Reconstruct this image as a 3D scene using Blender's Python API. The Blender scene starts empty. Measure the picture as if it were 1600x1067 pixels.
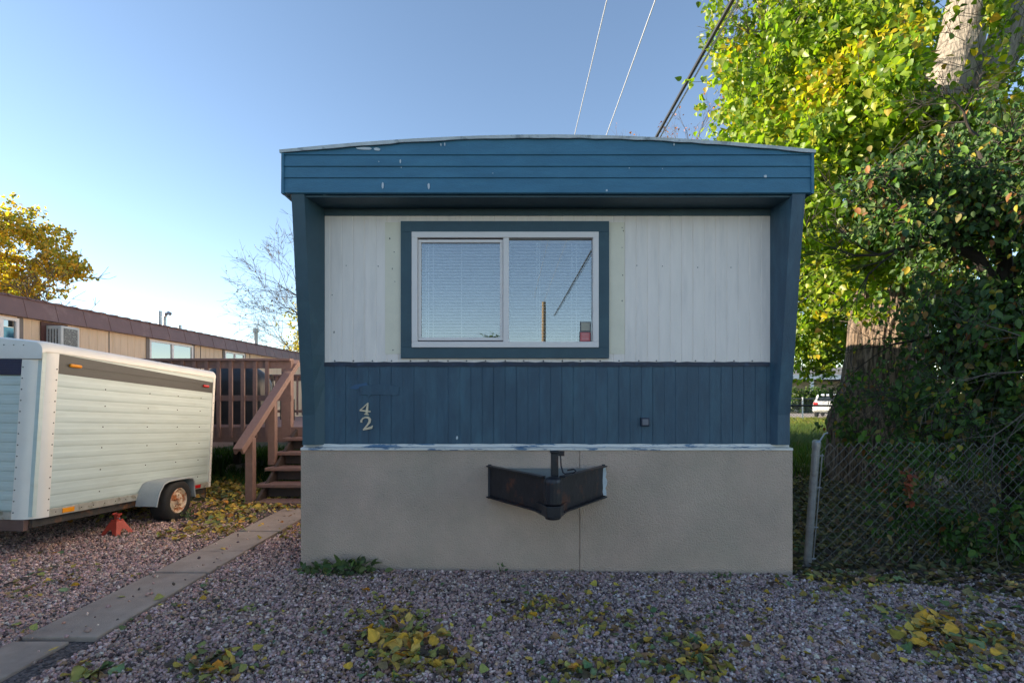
import bpy, math, random
import numpy as np
from mathutils import Vector, Matrix, noise

# ------------------------------------------------------------------ camera, sky, sun, exposure
SC = bpy.context.scene
COL = SC.collection
R = math.radians
F, CX, CY, EYE = 820.0, 800.0, 618.0, 1.5          # focal length and horizon of a 1600 px wide picture, eye height
cam = bpy.data.cameras.new('camera')
cam.sensor_width = 36.0
cam.lens = 36.0 * F / 1600.0
cam.shift_y = (CY - 533.5) / 1600.0
cam.clip_end = 3000.0
co = bpy.data.objects.new('camera', cam)
co.location = (0, 0, EYE)
co.rotation_euler = (math.pi / 2, 0, 0)
COL.objects.link(co)
SC.camera = co

SUN_EL, SUN_ROT = 15.5, -88.5
W = bpy.data.worlds.new("World")
SC.world = W
W.use_nodes = True
sk = W.node_tree.nodes.new('ShaderNodeTexSky')
sk.sky_type = 'NISHITA'
sk.sun_disc = False
sk.sun_elevation = R(SUN_EL)
sk.sun_rotation = R(SUN_ROT)
sk.air_density = 0.8
sk.dust_density = 0.1
sk.ozone_density = 0.7
W.node_tree.links.new(sk.outputs[0], W.node_tree.nodes['Background'].inputs[0])
W.node_tree.nodes['Background'].inputs[1].default_value = 0.107
sd = Vector((math.sin(R(SUN_ROT)) * math.cos(R(SUN_EL)), math.cos(R(SUN_ROT)) * math.cos(R(SUN_EL)), math.sin(R(SUN_EL))))
sl = bpy.data.lights.new('sun', 'SUN')
sl.energy = 5.0
sl.angle = R(0.5)
sl.color = (1.0, 0.86, 0.66)
so = bpy.data.objects.new('sun', sl)
so.rotation_euler = (-sd).to_track_quat('-Z', 'Y').to_euler()
COL.objects.link(so)
SC.view_settings.view_transform = 'Standard'
SC.view_settings.look = 'None'
SC.view_settings.gamma = 1
SC.view_settings.exposure = 1.55
SC.cycles.max_bounces = 8
SC.cycles.transparent_max_bounces = 12

RNG = np.random.default_rng(7)
random.seed(7)


def P(px, py, Y):
    """world point that stands Y metres away at this place of the photograph"""
    return Vector(((px - CX) / F * Y, Y, EYE - (py - CY) / F * Y))


def gz(x):
    return 0.0 - 0.0119 * max(-4.0, min(4.0, x))


# ------------------------------------------------------------------ materials
def lin(c):
    return tuple(((v / 255 + .055) / 1.055) ** 2.4 if v > 10 else v / 255 / 12.92 for v in c)


def mat(name, col, rough=.6, var=.12, vscale=6.0, bump=0.0, bscale=60.0, metal=0.0, spec=.5, col2=None, c2scale=3.0, c2lo=.55, c2hi=.62, stretch=None):
    """one base colour, a soft noise of value, an optional second colour in patches, an optional bump"""
    m = bpy.data.materials.new(name)
    m.use_nodes = True
    nt = m.node_tree
    N, L = nt.nodes, nt.links
    b = N['Principled BSDF']
    b.inputs['Roughness'].default_value = rough
    b.inputs['Metallic'].default_value = metal
    b.inputs['Specular IOR Level'].default_value = spec
    tc = N.new('ShaderNodeTexCoord')
    src = tc.outputs['Object']
    if stretch:
        mp = N.new('ShaderNodeMapping')
        mp.inputs['Scale'].default_value = stretch
        L.new(src, mp.inputs['Vector'])
        src = mp.outputs['Vector']
    n1 = N.new('ShaderNodeTexNoise')
    n1.inputs['Scale'].default_value = vscale
    n1.inputs['Detail'].default_value = 8
    n1.inputs['Roughness'].default_value = .65
    L.new(src, n1.inputs['Vector'])
    mr = N.new('ShaderNodeMapRange')
    mr.inputs['From Min'].default_value = .3
    mr.inputs['From Max'].default_value = .7
    mr.inputs['To Min'].default_value = 1 - var
    mr.inputs['To Max'].default_value = 1 + var
    L.new(n1.outputs['Fac'], mr.inputs['Value'])
    base = N.new('ShaderNodeRGB')
    base.outputs[0].default_value = (*col, 1)
    cur = base.outputs[0]
    if col2 is not None:
        n2 = N.new('ShaderNodeTexNoise')
        n2.inputs['Scale'].default_value = c2scale
        n2.inputs['Detail'].default_value = 9
        n2.inputs['Roughness'].default_value = .7
        L.new(src, n2.inputs['Vector'])
        r2 = N.new('ShaderNodeMapRange')
        r2.inputs['From Min'].default_value = c2lo
        r2.inputs['From Max'].default_value = c2hi
        L.new(n2.outputs['Fac'], r2.inputs['Value'])
        mx = N.new('ShaderNodeMix')
        mx.data_type = 'RGBA'
        L.new(r2.outputs[0], mx.inputs['Factor'])
        L.new(cur, mx.inputs['A'])
        mx.inputs['B'].default_value = (*col2, 1)
        cur = mx.outputs['Result']
    vm = N.new('ShaderNodeVectorMath')
    vm.operation = 'SCALE'
    L.new(cur, vm.inputs[0])
    L.new(mr.outputs[0], vm.inputs['Scale'])
    L.new(vm.outputs[0], b.inputs['Base Color'])
    if bump:
        n3 = N.new('ShaderNodeTexNoise')
        n3.inputs['Scale'].default_value = bscale
        n3.inputs['Detail'].default_value = 4
        L.new(src, n3.inputs['Vector'])
        bp = N.new('ShaderNodeBump')
        bp.inputs['Strength'].default_value = min(1.0, bump)
        bp.inputs['Distance'].default_value = .01 * max(1.0, bump)
        L.new(n3.outputs['Fac'], bp.inputs['Height'])
        L.new(bp.outputs[0], b.inputs['Normal'])
    return m


def colour_attr_mat(name, rough=.7, translucent=0.0, spec=.3, tint=(1.3, 1.5, .5), noise_var=.0):
    """takes the colour each leaf or stone was given; leaves also let light through"""
    m = bpy.data.materials.new(name)
    m.use_nodes = True
    nt = m.node_tree
    N, L = nt.nodes, nt.links
    b = N['Principled BSDF']
    b.inputs['Roughness'].default_value = rough
    b.inputs['Specular IOR Level'].default_value = spec
    at = N.new('ShaderNodeAttribute')
    at.attribute_name = 'Col'
    cur = at.outputs['Color']
    if noise_var:
        tc = N.new('ShaderNodeTexCoord')
        n1 = N.new('ShaderNodeTexNoise')
        n1.inputs['Scale'].default_value = 160
        L.new(tc.outputs['Object'], n1.inputs['Vector'])
        mr = N.new('ShaderNodeMapRange')
        mr.inputs['From Min'].default_value = .3
        mr.inputs['From Max'].default_value = .7
        mr.inputs['To Min'].default_value = 1 - noise_var
        mr.inputs['To Max'].default_value = 1 + noise_var
        L.new(n1.outputs['Fac'], mr.inputs['Value'])
        v0 = N.new('ShaderNodeVectorMath')
        v0.operation = 'SCALE'
        L.new(cur, v0.inputs[0])
        L.new(mr.outputs[0], v0.inputs['Scale'])
        cur = v0.outputs[0]
    L.new(cur, b.inputs['Base Color'])
    if translucent:
        vm = N.new('ShaderNodeVectorMath')
        vm.operation = 'MULTIPLY'
        vm.inputs[1].default_value = tint
        L.new(cur, vm.inputs[0])
        tr = N.new('ShaderNodeBsdfTranslucent')
        L.new(vm.outputs[0], tr.inputs['Color'])
        ms = N.new('ShaderNodeMixShader')
        ms.inputs[0].default_value = translucent
        L.new(b.outputs[0], ms.inputs[1])
        L.new(tr.outputs[0], ms.inputs[2])
        L.new(ms.outputs[0], N['Material Output'].inputs[0])
    return m


def glass_mat(name, refl=.3, tint=(1, 1, 1)):
    m = bpy.data.materials.new(name)
    m.use_nodes = True
    N, L = m.node_tree.nodes, m.node_tree.links
    N.remove(N['Principled BSDF'])
    g = N.new('ShaderNodeBsdfGlossy')
    g.inputs['Roughness'].default_value = .0
    t = N.new('ShaderNodeBsdfTransparent')
    t.inputs['Color'].default_value = (*tint, 1)
    fr = N.new('ShaderNodeFresnel')
    fr.inputs['IOR'].default_value = 1.5
    ad = N.new('ShaderNodeMath')
    ad.operation = 'ADD'
    ad.inputs[1].default_value = refl
    ad.use_clamp = True
    L.new(fr.outputs[0], ad.inputs[0])
    ms = N.new('ShaderNodeMixShader')
    L.new(ad.outputs[0], ms.inputs[0])
    L.new(t.outputs[0], ms.inputs[1])
    L.new(g.outputs[0], ms.inputs[2])
    L.new(ms.outputs[0], N['Material Output'].inputs[0])
    return m


M = {}
M['white_paint'] = mat('white_paint', (.89, .78, .70), .55, .05, 3.0, .12, 90, col2=(.76, .67, .61), c2scale=1.6, c2lo=.5, c2hi=.75, stretch=(6, 6, .8))
M['cream_paint'] = mat('cream_paint', (.80, .715, .56), .6, .05, 6, .1, 80, col2=(.55, .48, .38), c2scale=9, c2lo=.66, c2hi=.74)
M['blue_paint'] = mat('blue_paint', (.034, .078, .122), .5, .14, 4, .35, 60, col2=(.046, .108, .152), c2scale=2.0, c2lo=.45, c2hi=.7, stretch=(3.2, 3, .7))
M['fascia_paint'] = mat('fascia_paint', (.043, .160, .258), .5, .12, 5, .3, 60, col2=(.056, .19, .29), c2scale=2.6, c2lo=.45, c2hi=.72, stretch=(.8, 2, 3))
M['trim_paint'] = mat('trim_paint', (.036, .080, .105), .5, .10, 7, .25, 150, col2=(.046, .098, .12), c2scale=5, c2lo=.55, c2hi=.7)
M['dark_trim'] = mat('dark_trim', (.012, .022, .05), .45, .3, 14, .3, 90, col2=(.02, .04, .085), c2scale=11)
M['patch_paint'] = mat('patch_paint', (.034, .10, .20), .5, .1, 9)
M['chipped'] = mat('chipped', (.55, .60, .64), .6, .1, 20)
M['vinyl'] = mat('vinyl', (.80, .72, .68), .4, .03, 5)
M['membrane'] = mat('membrane', (.52, .56, .58), .6, .15, 12, .3, 40, col2=(.3, .34, .36), c2scale=8)
M['flashing'] = mat('flashing', (.60, .58, .55), .42, .12, 9, .15, 30, metal=.25, col2=(.08, .16, .26), c2scale=4, c2lo=.53, c2hi=.57, stretch=(.8, 1, 5))
M['skirt'] = mat('skirt', (.57, .42, .33), .85, .12, 1.4, 1.6, 90, col2=(.47, .37, .285), c2scale=.9, c2lo=.40, c2hi=.62)
M['black_steel'] = mat('black_steel', (.020, .020, .025), .4, .35, 9, .25, 22, metal=.2, col2=(.12, .045, .026), c2scale=6, c2lo=.55, c2hi=.68)
M['cover_steel'] = mat('cover_steel', (.17, .2, .19), .5, .15, 8, .1, 40)
M['blind'] = mat('blind', (.90, .88, .84), .5, .02, 5)
M['dark_room'] = mat('dark_room', (.05, .05, .055), .9, .1, 3)
M['number_metal'] = mat('number_metal', (.60, .52, .40), .35, .15, 40, metal=.45)
M['grey_plastic'] = mat('grey_plastic', (.16, .165, .19), .5, .1, 20)
M['sticker_tan'] = mat('sticker_tan', (.42, .38, .30), .6, .1, 60)
M['sticker_red'] = mat('sticker_red', (.62, .13, .13), .6, .15, 90)
M['sticker_edge'] = mat('sticker_edge', (.05, .04, .05), .6, .1, 60)
M['sticker_line'] = mat('sticker_line', (.72, .45, .42), .6, .1, 60)
M['glass'] = glass_mat('glass', .20, (.95, .97, .98))
M['far_glass'] = glass_mat('far_glass', .42, (.35, .38, .4))
M['tan_siding'] = mat('tan_siding', (.74, .54, .37), .75, .06, 3, .2, 60, col2=(.66, .46, .30), c2scale=2, c2lo=.5, c2hi=.7, stretch=(4, 4, .5))
M['brown_metal'] = mat('brown_metal', (.185, .098, .082), .5, .10, 4, .1, 30, col2=(.22, .125, .105), c2scale=2)
M['taupe_trim'] = mat('taupe_trim', (.18, .145, .125), .6, .1, 8)
M['dark_brown'] = mat('dark_brown', (.09, .035, .03), .6, .15, 8)
M['ac_metal'] = mat('ac_metal', (.55, .55, .53), .5, .08, 8)
M['ac_coil'] = mat('ac_coil', (.16, .16, .15), .5, .6, 60, .6, 90, metal=.4, col2=(.5, .5, .45), c2scale=40, c2lo=.58, c2hi=.62)
M['galv'] = mat('galv', (.32, .33, .35), .28, .2, 18, .1, 60, metal=.65, col2=(.2, .19, .18), c2scale=8, c2lo=.6, c2hi=.7)
M['deck_paint'] = mat('deck_paint', (.180, .105, .088), .62, .12, 6, .25, 80, col2=(.23, .15, .125), c2scale=7, c2lo=.58, c2hi=.72, stretch=(3, 3, 3))
M['tarp'] = mat('tarp', (.014, .014, .015), .45, .3, 5, .6, 9)
M['plank_dark'] = mat('plank_dark', (.05, .035, .03), .8, .2, 8)
M['concrete_block'] = mat('concrete_block', (.30, .28, .25), .9, .15, 9, .5, 80)
M['patio_black'] = mat('patio_black', (.02, .02, .02), .5, .1, 9)
M['trailer_white'] = mat('trailer_white', (.53, .605, .565), .38, .06, 2.5, .15, 7, col2=(.45, .50, .44), c2scale=3, c2lo=.52, c2hi=.8, stretch=(1, .6, 4))
M['trailer_cap'] = mat('trailer_cap', (.78, .73, .65), .35, .05, 4, .08, 12, col2=(.6, .53, .42), c2scale=9, c2lo=.66, c2hi=.76)
M['stripe'] = mat('stripe', (.050, .050, .045), .45, .12, 9, .1, 40, stretch=(1, .5, 8))
M['stripe_navy'] = mat('stripe_navy', (.018, .022, .06), .45, .15, 9, .1, 40)
M['alu'] = mat('alu', (.47, .45, .39), .45, .15, 14, .1, 40, metal=.35, col2=(.3, .27, .2), c2scale=10)
M['rivet'] = mat('rivet', (.10, .085, .075), .5, .2, 40)
M['amber'] = mat('amber', (.85, .30, .015), .25, .08, 40)
M['red_lens'] = mat('red_lens', (.55, .02, .02), .25, .08, 40)
M['fender'] = mat('fender', (.36, .38, .385), .45, .10, 7, .2, 40, metal=.25, col2=(.28, .2, .14), c2scale=6, c2lo=.66, c2hi=.75)
M['rubber'] = mat('rubber', (.018, .017, .017), .75, .2, 16, .3, 60)
M['rusty_rim'] = mat('rusty_rim', (.74, .60, .44), .55, .18, 16, .3, 60, col2=(.34, .10, .022), c2scale=9, c2lo=.47, c2hi=.56)
M['rusty_frame'] = mat('rusty_frame', (.045, .04, .036), .75, .3, 10, .4, 50, col2=(.16, .07, .03), c2scale=6, c2lo=.52, c2hi=.6)
M['brown_plank'] = mat('brown_plank', (.13, .075, .06), .7, .2, 9)
M['red_paint'] = mat('red_paint', (.46, .055, .032), .5, .15, 12, .2, 60, col2=(.24, .05, .03), c2scale=10, c2lo=.6, c2hi=.7)
M['bark'] = mat('bark', (.21, .150, .105), .9, .25, 6, 4.0, 9, col2=(.055, .040, .030), c2scale=8, c2lo=.44, c2hi=.56, stretch=(2.8, 2.8, .38))
M['pale_bark'] = mat('pale_bark', (.30, .265, .23), .9, .2, 6, 2.4, 14, col2=(.2, .17, .15), c2scale=7, c2lo=.5, c2hi=.60, stretch=(2.4, 2.4, .55))
M['twig'] = mat('twig', (.085, .068, .058), .85, .2, 9)
M['dark_twig'] = mat('dark_twig', (.035, .028, .024), .85, .2, 9)
M['leaf'] = colour_attr_mat('leaf', .42, .48, .5, (1.5, 1.75, .5))
M['dark_leaf'] = colour_attr_mat('dark_leaf', .55, .30, .3, (1.3, 1.6, .5))
M['dry_leaf'] = colour_attr_mat('dry_leaf', .6, .15, .35, (1.2, 1.1, .6), .22)
M['stone'] = colour_attr_mat('stone', .8, 0, .3, noise_var=.2)
M['blade'] = colour_attr_mat('blade', .6, .35, .3, (1.2, 1.3, .5))
M['concrete'] = mat('concrete', (.36, .275, .215), .9, .16, 5, .5, 170, col2=(.26, .19, .15), c2scale=2.2, c2lo=.5, c2hi=.72)
M['wire'] = mat('wire', (.16, .165, .175), .45, .12, 30, metal=.5)
M['cable_dark'] = mat('cable_dark', (.025, .025, .027), .5, .1, 20)
M['cable_pale'] = mat('cable_pale', (.42, .42, .43), .45, .1, 20, metal=.3)
M['thin_wire'] = mat('thin_wire', (.5, .51, .53), .5, .05, 20)
M['pole_wood'] = mat('pole_wood', (.30, .22, .13), .85, .15, 5, .4, 30, stretch=(3, 3, .4))
M['car_paint'] = mat('car_paint', (.62, .62, .63), .3, .03, 3)
M['car_glass'] = mat('car_glass', (.02, .025, .03), .12, .05, 3)
M['beige_wall'] = mat('beige_wall', (.42, .35, .27), .8, .1, 3)
M['white_trim'] = mat('white_trim', (.72, .72, .72), .6, .05, 4)
M['roof_grey'] = mat('roof_grey', (.2, .19, .18), .8, .1, 4)
M['road'] = mat('road', (.33, .28, .235), .95, .15, 2, .5, 40)


def ground_mat():
    m = mat('soil', (.060, .052, .036), .95, .3, 5, 1.6, 40, col2=(.055, .085, .022), c2scale=1.3, c2lo=.46, c2hi=.6)
    return m


def gravel_mat():
    m = bpy.data.materials.new('gravel_base')
    m.use_nodes = True
    N, L = m.node_tree.nodes, m.node_tree.links
    b = N['Principled BSDF']
    b.inputs['Roughness'].default_value = .9
    tc = N.new('ShaderNodeTexCoord')
    v = N.new('ShaderNodeTexVoronoi')
    v.inputs['Scale'].default_value = 62
    L.new(tc.outputs['Object'], v.inputs['Vector'])
    cr = N.new('ShaderNodeValToRGB')
    cr.color_ramp.elements[0].color = (.035, .027, .026, 1)
    cr.color_ramp.elements[1].color = (.20, .155, .14, 1)
    sx = N.new('ShaderNodeSeparateColor')
    L.new(v.outputs['Color'], sx.inputs[0])
    L.new(sx.outputs[0], cr.inputs[0])
    L.new(cr.outputs[0], b.inputs['Base Color'])
    bp = N.new('ShaderNodeBump')
    bp.inputs['Distance'].default_value = .015
    bp.invert = True
    L.new(v.outputs['Distance'], bp.inputs['Height'])
    L.new(bp.outputs[0], b.inputs['Normal'])
    return m


M['soil'] = ground_mat()
M['gravel_base'] = gravel_mat()
M['lawn'] = mat('lawn', (.075, .115, .020), .95, .3, 3, 1.2, 60, col2=(.12, .13, .028), c2scale=1.2, c2lo=.45, c2hi=.65)


# ------------------------------------------------------------------ mesh helpers
class MB:
    def __init__(s):
        s.v, s.f = [], []

    def add(s, vs, fs):
        o = len(s.v)
        s.v += [tuple(v) for v in vs]
        s.f += [tuple(i + o for i in f) for f in fs]
        return s

    def box(s, x0, x1, y0, y1, z0, z1):
        return s.add([(x0, y0, z0), (x1, y0, z0), (x1, y1, z0), (x0, y1, z0), (x0, y0, z1), (x1, y0, z1), (x1, y1, z1), (x0, y1, z1)],
                     [(0, 3, 2, 1), (4, 5, 6, 7), (0, 1, 5, 4), (1, 2, 6, 5), (2, 3, 7, 6), (3, 0, 4, 7)])

    def hexa(s, b, t):
        """eight corners: bottom four and top four, both counter-clockwise seen from above"""
        return s.add(list(b) + list(t), [(3, 2, 1, 0), (4, 5, 6, 7), (0, 1, 5, 4), (1, 2, 6, 5), (2, 3, 7, 6), (3, 0, 4, 7)])

    def prism(s, poly, axis, a, b):
        """closed polygon in the two other axes, pushed from a to b along axis"""
        n = len(poly)

        def p(u, w, t):
            return {'x': (t, u, w), 'y': (u, t, w), 'z': (u, w, t)}[axis]
        vs = [p(u, w, a) for u, w in poly] + [p(u, w, b) for u, w in poly]
        fs = [tuple(range(n - 1, -1, -1)), tuple(range(n, 2 * n))] + [(i, (i + 1) % n, n + (i + 1) % n, n + i) for i in range(n)]
        return s.add(vs, fs)

    def tube(s, pts, rad, n=8, cap=True, wob=None):
        pts = [Vector(p) for p in pts]
        if not hasattr(rad, '__len__'):
            rad = [rad] * len(pts)
        o = len(s.v)
        up = None
        for i, p in enumerate(pts):
            d = (pts[min(i + 1, len(pts) - 1)] - pts[max(i - 1, 0)])
            d = d.normalized() if d.length > 1e-9 else Vector((0, 0, 1))
            if up is None:
                up = d.orthogonal().normalized()
            a = (up - d * up.dot(d))
            a = a.normalized() if a.length > 1e-6 else d.orthogonal().normalized()
            up = a
            b = d.cross(a)
            for k in range(n):
                t = 2 * math.pi * k / n
                r = rad[i] * (wob(i, t, p) if wob else 1)
                s.v.append(tuple(p + a * (math.cos(t) * r) + b * (math.sin(t) * r)))
        for i in range(len(pts) - 1):
            for k in range(n):
                s.f.append((o + i * n + k, o + i * n + (k + 1) % n, o + (i + 1) * n + (k + 1) % n, o + (i + 1) * n + k))
        if cap:
            s.f.append(tuple(o + k for k in range(n - 1, -1, -1)))
            e = o + (len(pts) - 1) * n
            s.f.append(tuple(e + k for k in range(n)))
        return s

    def lathe(s, prof, axis='z', c=(0, 0, 0), n=24, cap=True):
        """profile of (radius, height) turned about an axis through c"""
        o = len(s.v)
        for r, h in prof:
            for k in range(n):
                t = 2 * math.pi * k / n
                q = {'z': (r * math.cos(t), r * math.sin(t), h), 'x': (h, r * math.cos(t), r * math.sin(t)), 'y': (r * math.sin(t), h, r * math.cos(t))}[axis]
                s.v.append((q[0] + c[0], q[1] + c[1], q[2] + c[2]))
        for i in range(len(prof) - 1):
            for k in range(n):
                s.f.append((o + i * n + k, o + i * n + (k + 1) % n, o + (i + 1) * n + (k + 1) % n, o + (i + 1) * n + k))
        if cap:
            s.f.append(tuple(o + k for k in range(n - 1, -1, -1)))
            e = o + (len(prof) - 1) * n
            s.f.append(tuple(e + k for k in range(n)))
        return s

    def build(s, name, m, parent=None, bevel=0.0, smooth=False, segs=2):
        me = bpy.data.meshes.new(name)
        me.from_pydata(s.v, [], s.f)
        me.update()
        me.materials.append(M[m] if isinstance(m, str) else m)
        if smooth:
            me.polygons.foreach_set('use_smooth', [True] * len(me.polygons))
            me.set_sharp_from_angle(angle=R(42))
        o = bpy.data.objects.new(name, me)
        COL.objects.link(o)
        if parent is not None:
            o.parent = parent
        if bevel:
            md = o.modifiers.new('bevel', 'BEVEL')
            md.width = bevel
            md.segments = segs
            md.limit_method = 'ANGLE'
            md.angle_limit = R(40)
        return o


def tag(o, label=None, cat=None, group=None, kind=None):
    if label:
        o['label'] = label
    if cat:
        o['category'] = cat
    if group:
        o['group'] = group
    if kind:
        o['kind'] = kind
    return o


def empty(name, label, cat, loc=(0, 0, 0), rot=(0, 0, 0), group=None):
    o = bpy.data.objects.new(name, None)
    o.empty_display_size = .1
    o.location = loc
    o.rotation_euler = rot
    COL.objects.link(o)
    return tag(o, label, cat, group)


def rect_frame(mb, x0, x1, z0, z1, w, y0, y1):
    """a rectangular frame in the XZ plane, four bars butted end to end"""
    mb.box(x0, x1, y0, y1, z1 - w, z1)
    mb.box(x0, x1, y0, y1, z0, z0 + w)
    mb.box(x0, x0 + w, y0, y1, z0 + w, z1 - w)
    mb.box(x1 - w, x1, y0, y1, z0 + w, z1 - w)


def fast_mesh(name, V, faces_n, m, colors=None, parent=None, smooth=False):
    """V (n,3) array; faces_n (k, c) array of corner indices"""
    me = bpy.data.meshes.new(name)
    k, c = faces_n.shape
    me.vertices.add(len(V))
    me.vertices.foreach_set('co', np.ascontiguousarray(V, dtype=np.float32).ravel())
    me.loops.add(k * c)
    me.loops.foreach_set('vertex_index', np.ascontiguousarray(faces_n, dtype=np.int32).ravel())
    me.polygons.add(k)
    me.polygons.foreach_set('loop_start', np.arange(0, k * c, c, dtype=np.int32))
    if smooth:
        me.polygons.foreach_set('use_smooth', np.ones(k, dtype=bool))
    me.update(calc_edges=True)
    if colors is not None:
        a = me.color_attributes.new('Col', 'FLOAT_COLOR', 'POINT')
        a.data.foreach_set('color', np.ascontiguousarray(np.c_[colors, np.ones(len(colors))], dtype=np.float32).ravel())
    me.materials.append(M[m])
    o = bpy.data.objects.new(name, me)
    COL.objects.link(o)
    if parent is not None:
        o.parent = parent
    return o


# leaf outlines: points of the right half from stem to tip (x, y), length 1
LEAF_SHAPES = {
    'cottonwood': [(.0, .0), (.30, .02), (.50, .22), (.40, .48), (.18, .78), (.0, 1.0)],
    'oval': [(.0, .0), (.20, .12), (.31, .38), (.27, .62), (.12, .86), (.0, 1.0)],
    'lobed': [(.0, .0), (.42, .10), (.30, .30), (.55, .52), (.22, .62), (.0, 1.0)],
}


def leaves(name, pos, dirs, norms, sizes, cols, m, parent=None, shape='cottonwood', fold=.18, droop=.15):
    """many leaf blades in one mesh: each is two folded half blades with an outline of its own kind"""
    n = len(pos)
    d = dirs / np.maximum(1e-6, np.linalg.norm(dirs, axis=1, keepdims=True))
    nn = norms - d * np.sum(norms * d, axis=1, keepdims=True)
    nn /= np.maximum(1e-6, np.linalg.norm(nn, axis=1, keepdims=True))
    s = np.cross(d, nn)
    half = LEAF_SHAPES[shape]
    k = len(half)
    loc = [(x, y) for x, y in half] + [(-x, y) for x, y in half[1:-1]]
    V = np.zeros((n, len(loc), 3))
    for i, (x, y) in enumerate(loc):
        h = abs(x) * fold - droop * y * y
        V[:, i] = pos + sizes[:, None] * (s * x + d * y + nn * h)
    # faces: right half, left half as polygons with k corners
    right = list(range(k))
    left = [0] + [k - 1] + list(range(len(loc) - 1, k - 1, -1))
    base = (np.arange(n) * len(loc))[:, None]
    faces = np.concatenate([base + np.array(right)[None], base + np.array(left)[None]], axis=0)
    C = np.repeat(cols, len(loc), axis=0)
    return fast_mesh(name, V.reshape(-1, 3), faces, m, C, parent)


def pick_cols(n, table, jitter=.25, rng=RNG):
    """table: list of (weight, (r,g,b))"""
    w = np.array([t[0] for t in table], float)
    idx = rng.choice(len(table), n, p=w / w.sum())
    c = np.array([t[1] for t in table])[idx]
    c = c * (1 + jitter * rng.uniform(-1, 1, (n, 1))) * (1 + .4 * jitter * rng.uniform(-1, 1, (n, 3)))
    return np.clip(c, .001, 1)


def unit(a):
    return a / np.maximum(1e-9, np.linalg.norm(a, axis=-1, keepdims=True))


def noise3(p, s, seed=0.0):
    return np.array([noise.noise(Vector((x * s + seed, y * s + seed * .7, z * s - seed))) for x, y, z in p])


def ellipsoid_points(n, c, r, rng=RNG, shell=.35, cut=None, nscale=1.3, thr=-.12):
    """points through an ellipsoid, denser toward its outside, with gaps"""
    out = []
    tot = 0
    while tot < n:
        u = unit(rng.normal(size=(n, 3)))
        rad = rng.uniform(0, 1, (n, 1)) ** shell
        rad = rad * (.80 + .35 * noise3(u * 2.1, 1.0, c[0])[:, None] + .12)
        p = np.array(c) + u * rad * np.array(r)
        keep = noise3(p, nscale, c[1]) > thr
        if cut is not None:
            keep &= cut(p)
        p = p[keep]
        out.append(p)
        tot += len(p)
        if len(p) == 0:
            break
    return np.concatenate(out)[:n]


def leafy_clusters(centres, per, spread, rng=RNG, hang=.5):
    """leaves gathered along short twigs round each centre: positions and directions"""
    n = len(centres)
    tw = unit(rng.normal(size=(n, 3)) + np.array([0, 0, -hang]))
    t = rng.uniform(-.5, .5, (n, per, 1))
    L = rng.uniform(.6, 1.3, (n, 1, 1)) * spread
    off = rng.normal(size=(n, per, 3)) * spread * .22
    p = centres[:, None] + tw[:, None] * t * L * 2 + off
    d = unit(rng.normal(size=(n, per, 3)) + tw[:, None] * .6 + np.array([0, 0, -.7]))
    ends = np.stack([centres - tw * L[:, 0] * .9, centres + tw * L[:, 0] * .9], axis=1)
    return p.reshape(-1, 3), d.reshape(-1, 3), ends


def branching(mb, start, d, length, r, depth, tips, rng, spread=.55, nseg=4, kids=(2, 4), grav=0.0, shrink=.72, minr=.004, wob=.18, sides=None):
    """one limb and everything that grows from it, as tapered tubes"""
    p = Vector(start)
    d = Vector(d).normalized()
    pts, rad = [p.copy()], [r]
    step = length / nseg
    nodes = []
    for i in range(nseg):
        d = (d + Vector(rng.normal(size=3)) * wob + Vector((0, 0, grav))).normalized()
        p = p + d * step
        pts.append(p.copy())
        rr = r * (1 - .55 * (i + 1) / nseg) if depth > 0 else r * (1 - .75 * (i + 1) / nseg)
        rad.append(max(rr, minr * .6))
        nodes.append((p.copy(), d.copy(), rad[-1]))
    ns = sides or (8 if r > .08 else 5 if r > .02 else 3)
    mb.tube(pts, rad, ns, cap=False)
    tips.append((p.copy(), d.copy()))
    if depth <= 0:
        return
    for i, (q, dd, rr) in enumerate(nodes):
        if i == 0 and depth > 2:
            continue
        k = int(rng.integers(kids[0], kids[1] + 1)) if i == len(nodes) - 1 else int(rng.integers(0, kids[1]))
        for _ in range(k):
            side = Vector(rng.normal(size=3))
            side = (side - dd * side.dot(dd)).normalized()
            nd = (dd + side * spread * rng.uniform(.6, 1.5)).normalized()
            branching(mb, q, nd, length * shrink * rng.uniform(.7, 1.1), max(rr * .68, minr), depth - 1, tips, rng, spread, max(2, nseg - 1) if depth > 1 else 2, kids, grav, shrink, minr, wob, sides)


# ------------------------------------------------------------------ ground, gravel, path, lawn, road
def sheet(name, x0, x1, y0, y1, dz, m, nx=None):
    xs = sorted({x0, x1} | {x for x in (-4.0, 4.0) if x0 < x < x1})
    v, f = [], []
    for x in xs:
        v += [(x, y0, gz(x) + dz), (x, y1, gz(x) + dz)]
    for i in range(len(xs) - 1):
        f.append((2 * i, 2 * i + 2, 2 * i + 3, 2 * i + 1))
    mb = MB().add(v, f)
    return tag(mb.build(name, m), kind='structure')


sheet('ground', -600, 600, -600, 900, -.02, 'soil')
sheet('gravel_yard', -8.1, 7.0, -14, 4.6, -.006, 'gravel_base')
sheet('gravel_strip', -8.1, -1.85, 4.604, 7.0, -.006, 'gravel_base')
sheet('lawn', 2.6, 60, 11.0, 36.0, -.012, 'lawn')
sheet('gravel_road', -90, 120, 36.2, 46.0, -.010, 'road')

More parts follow.
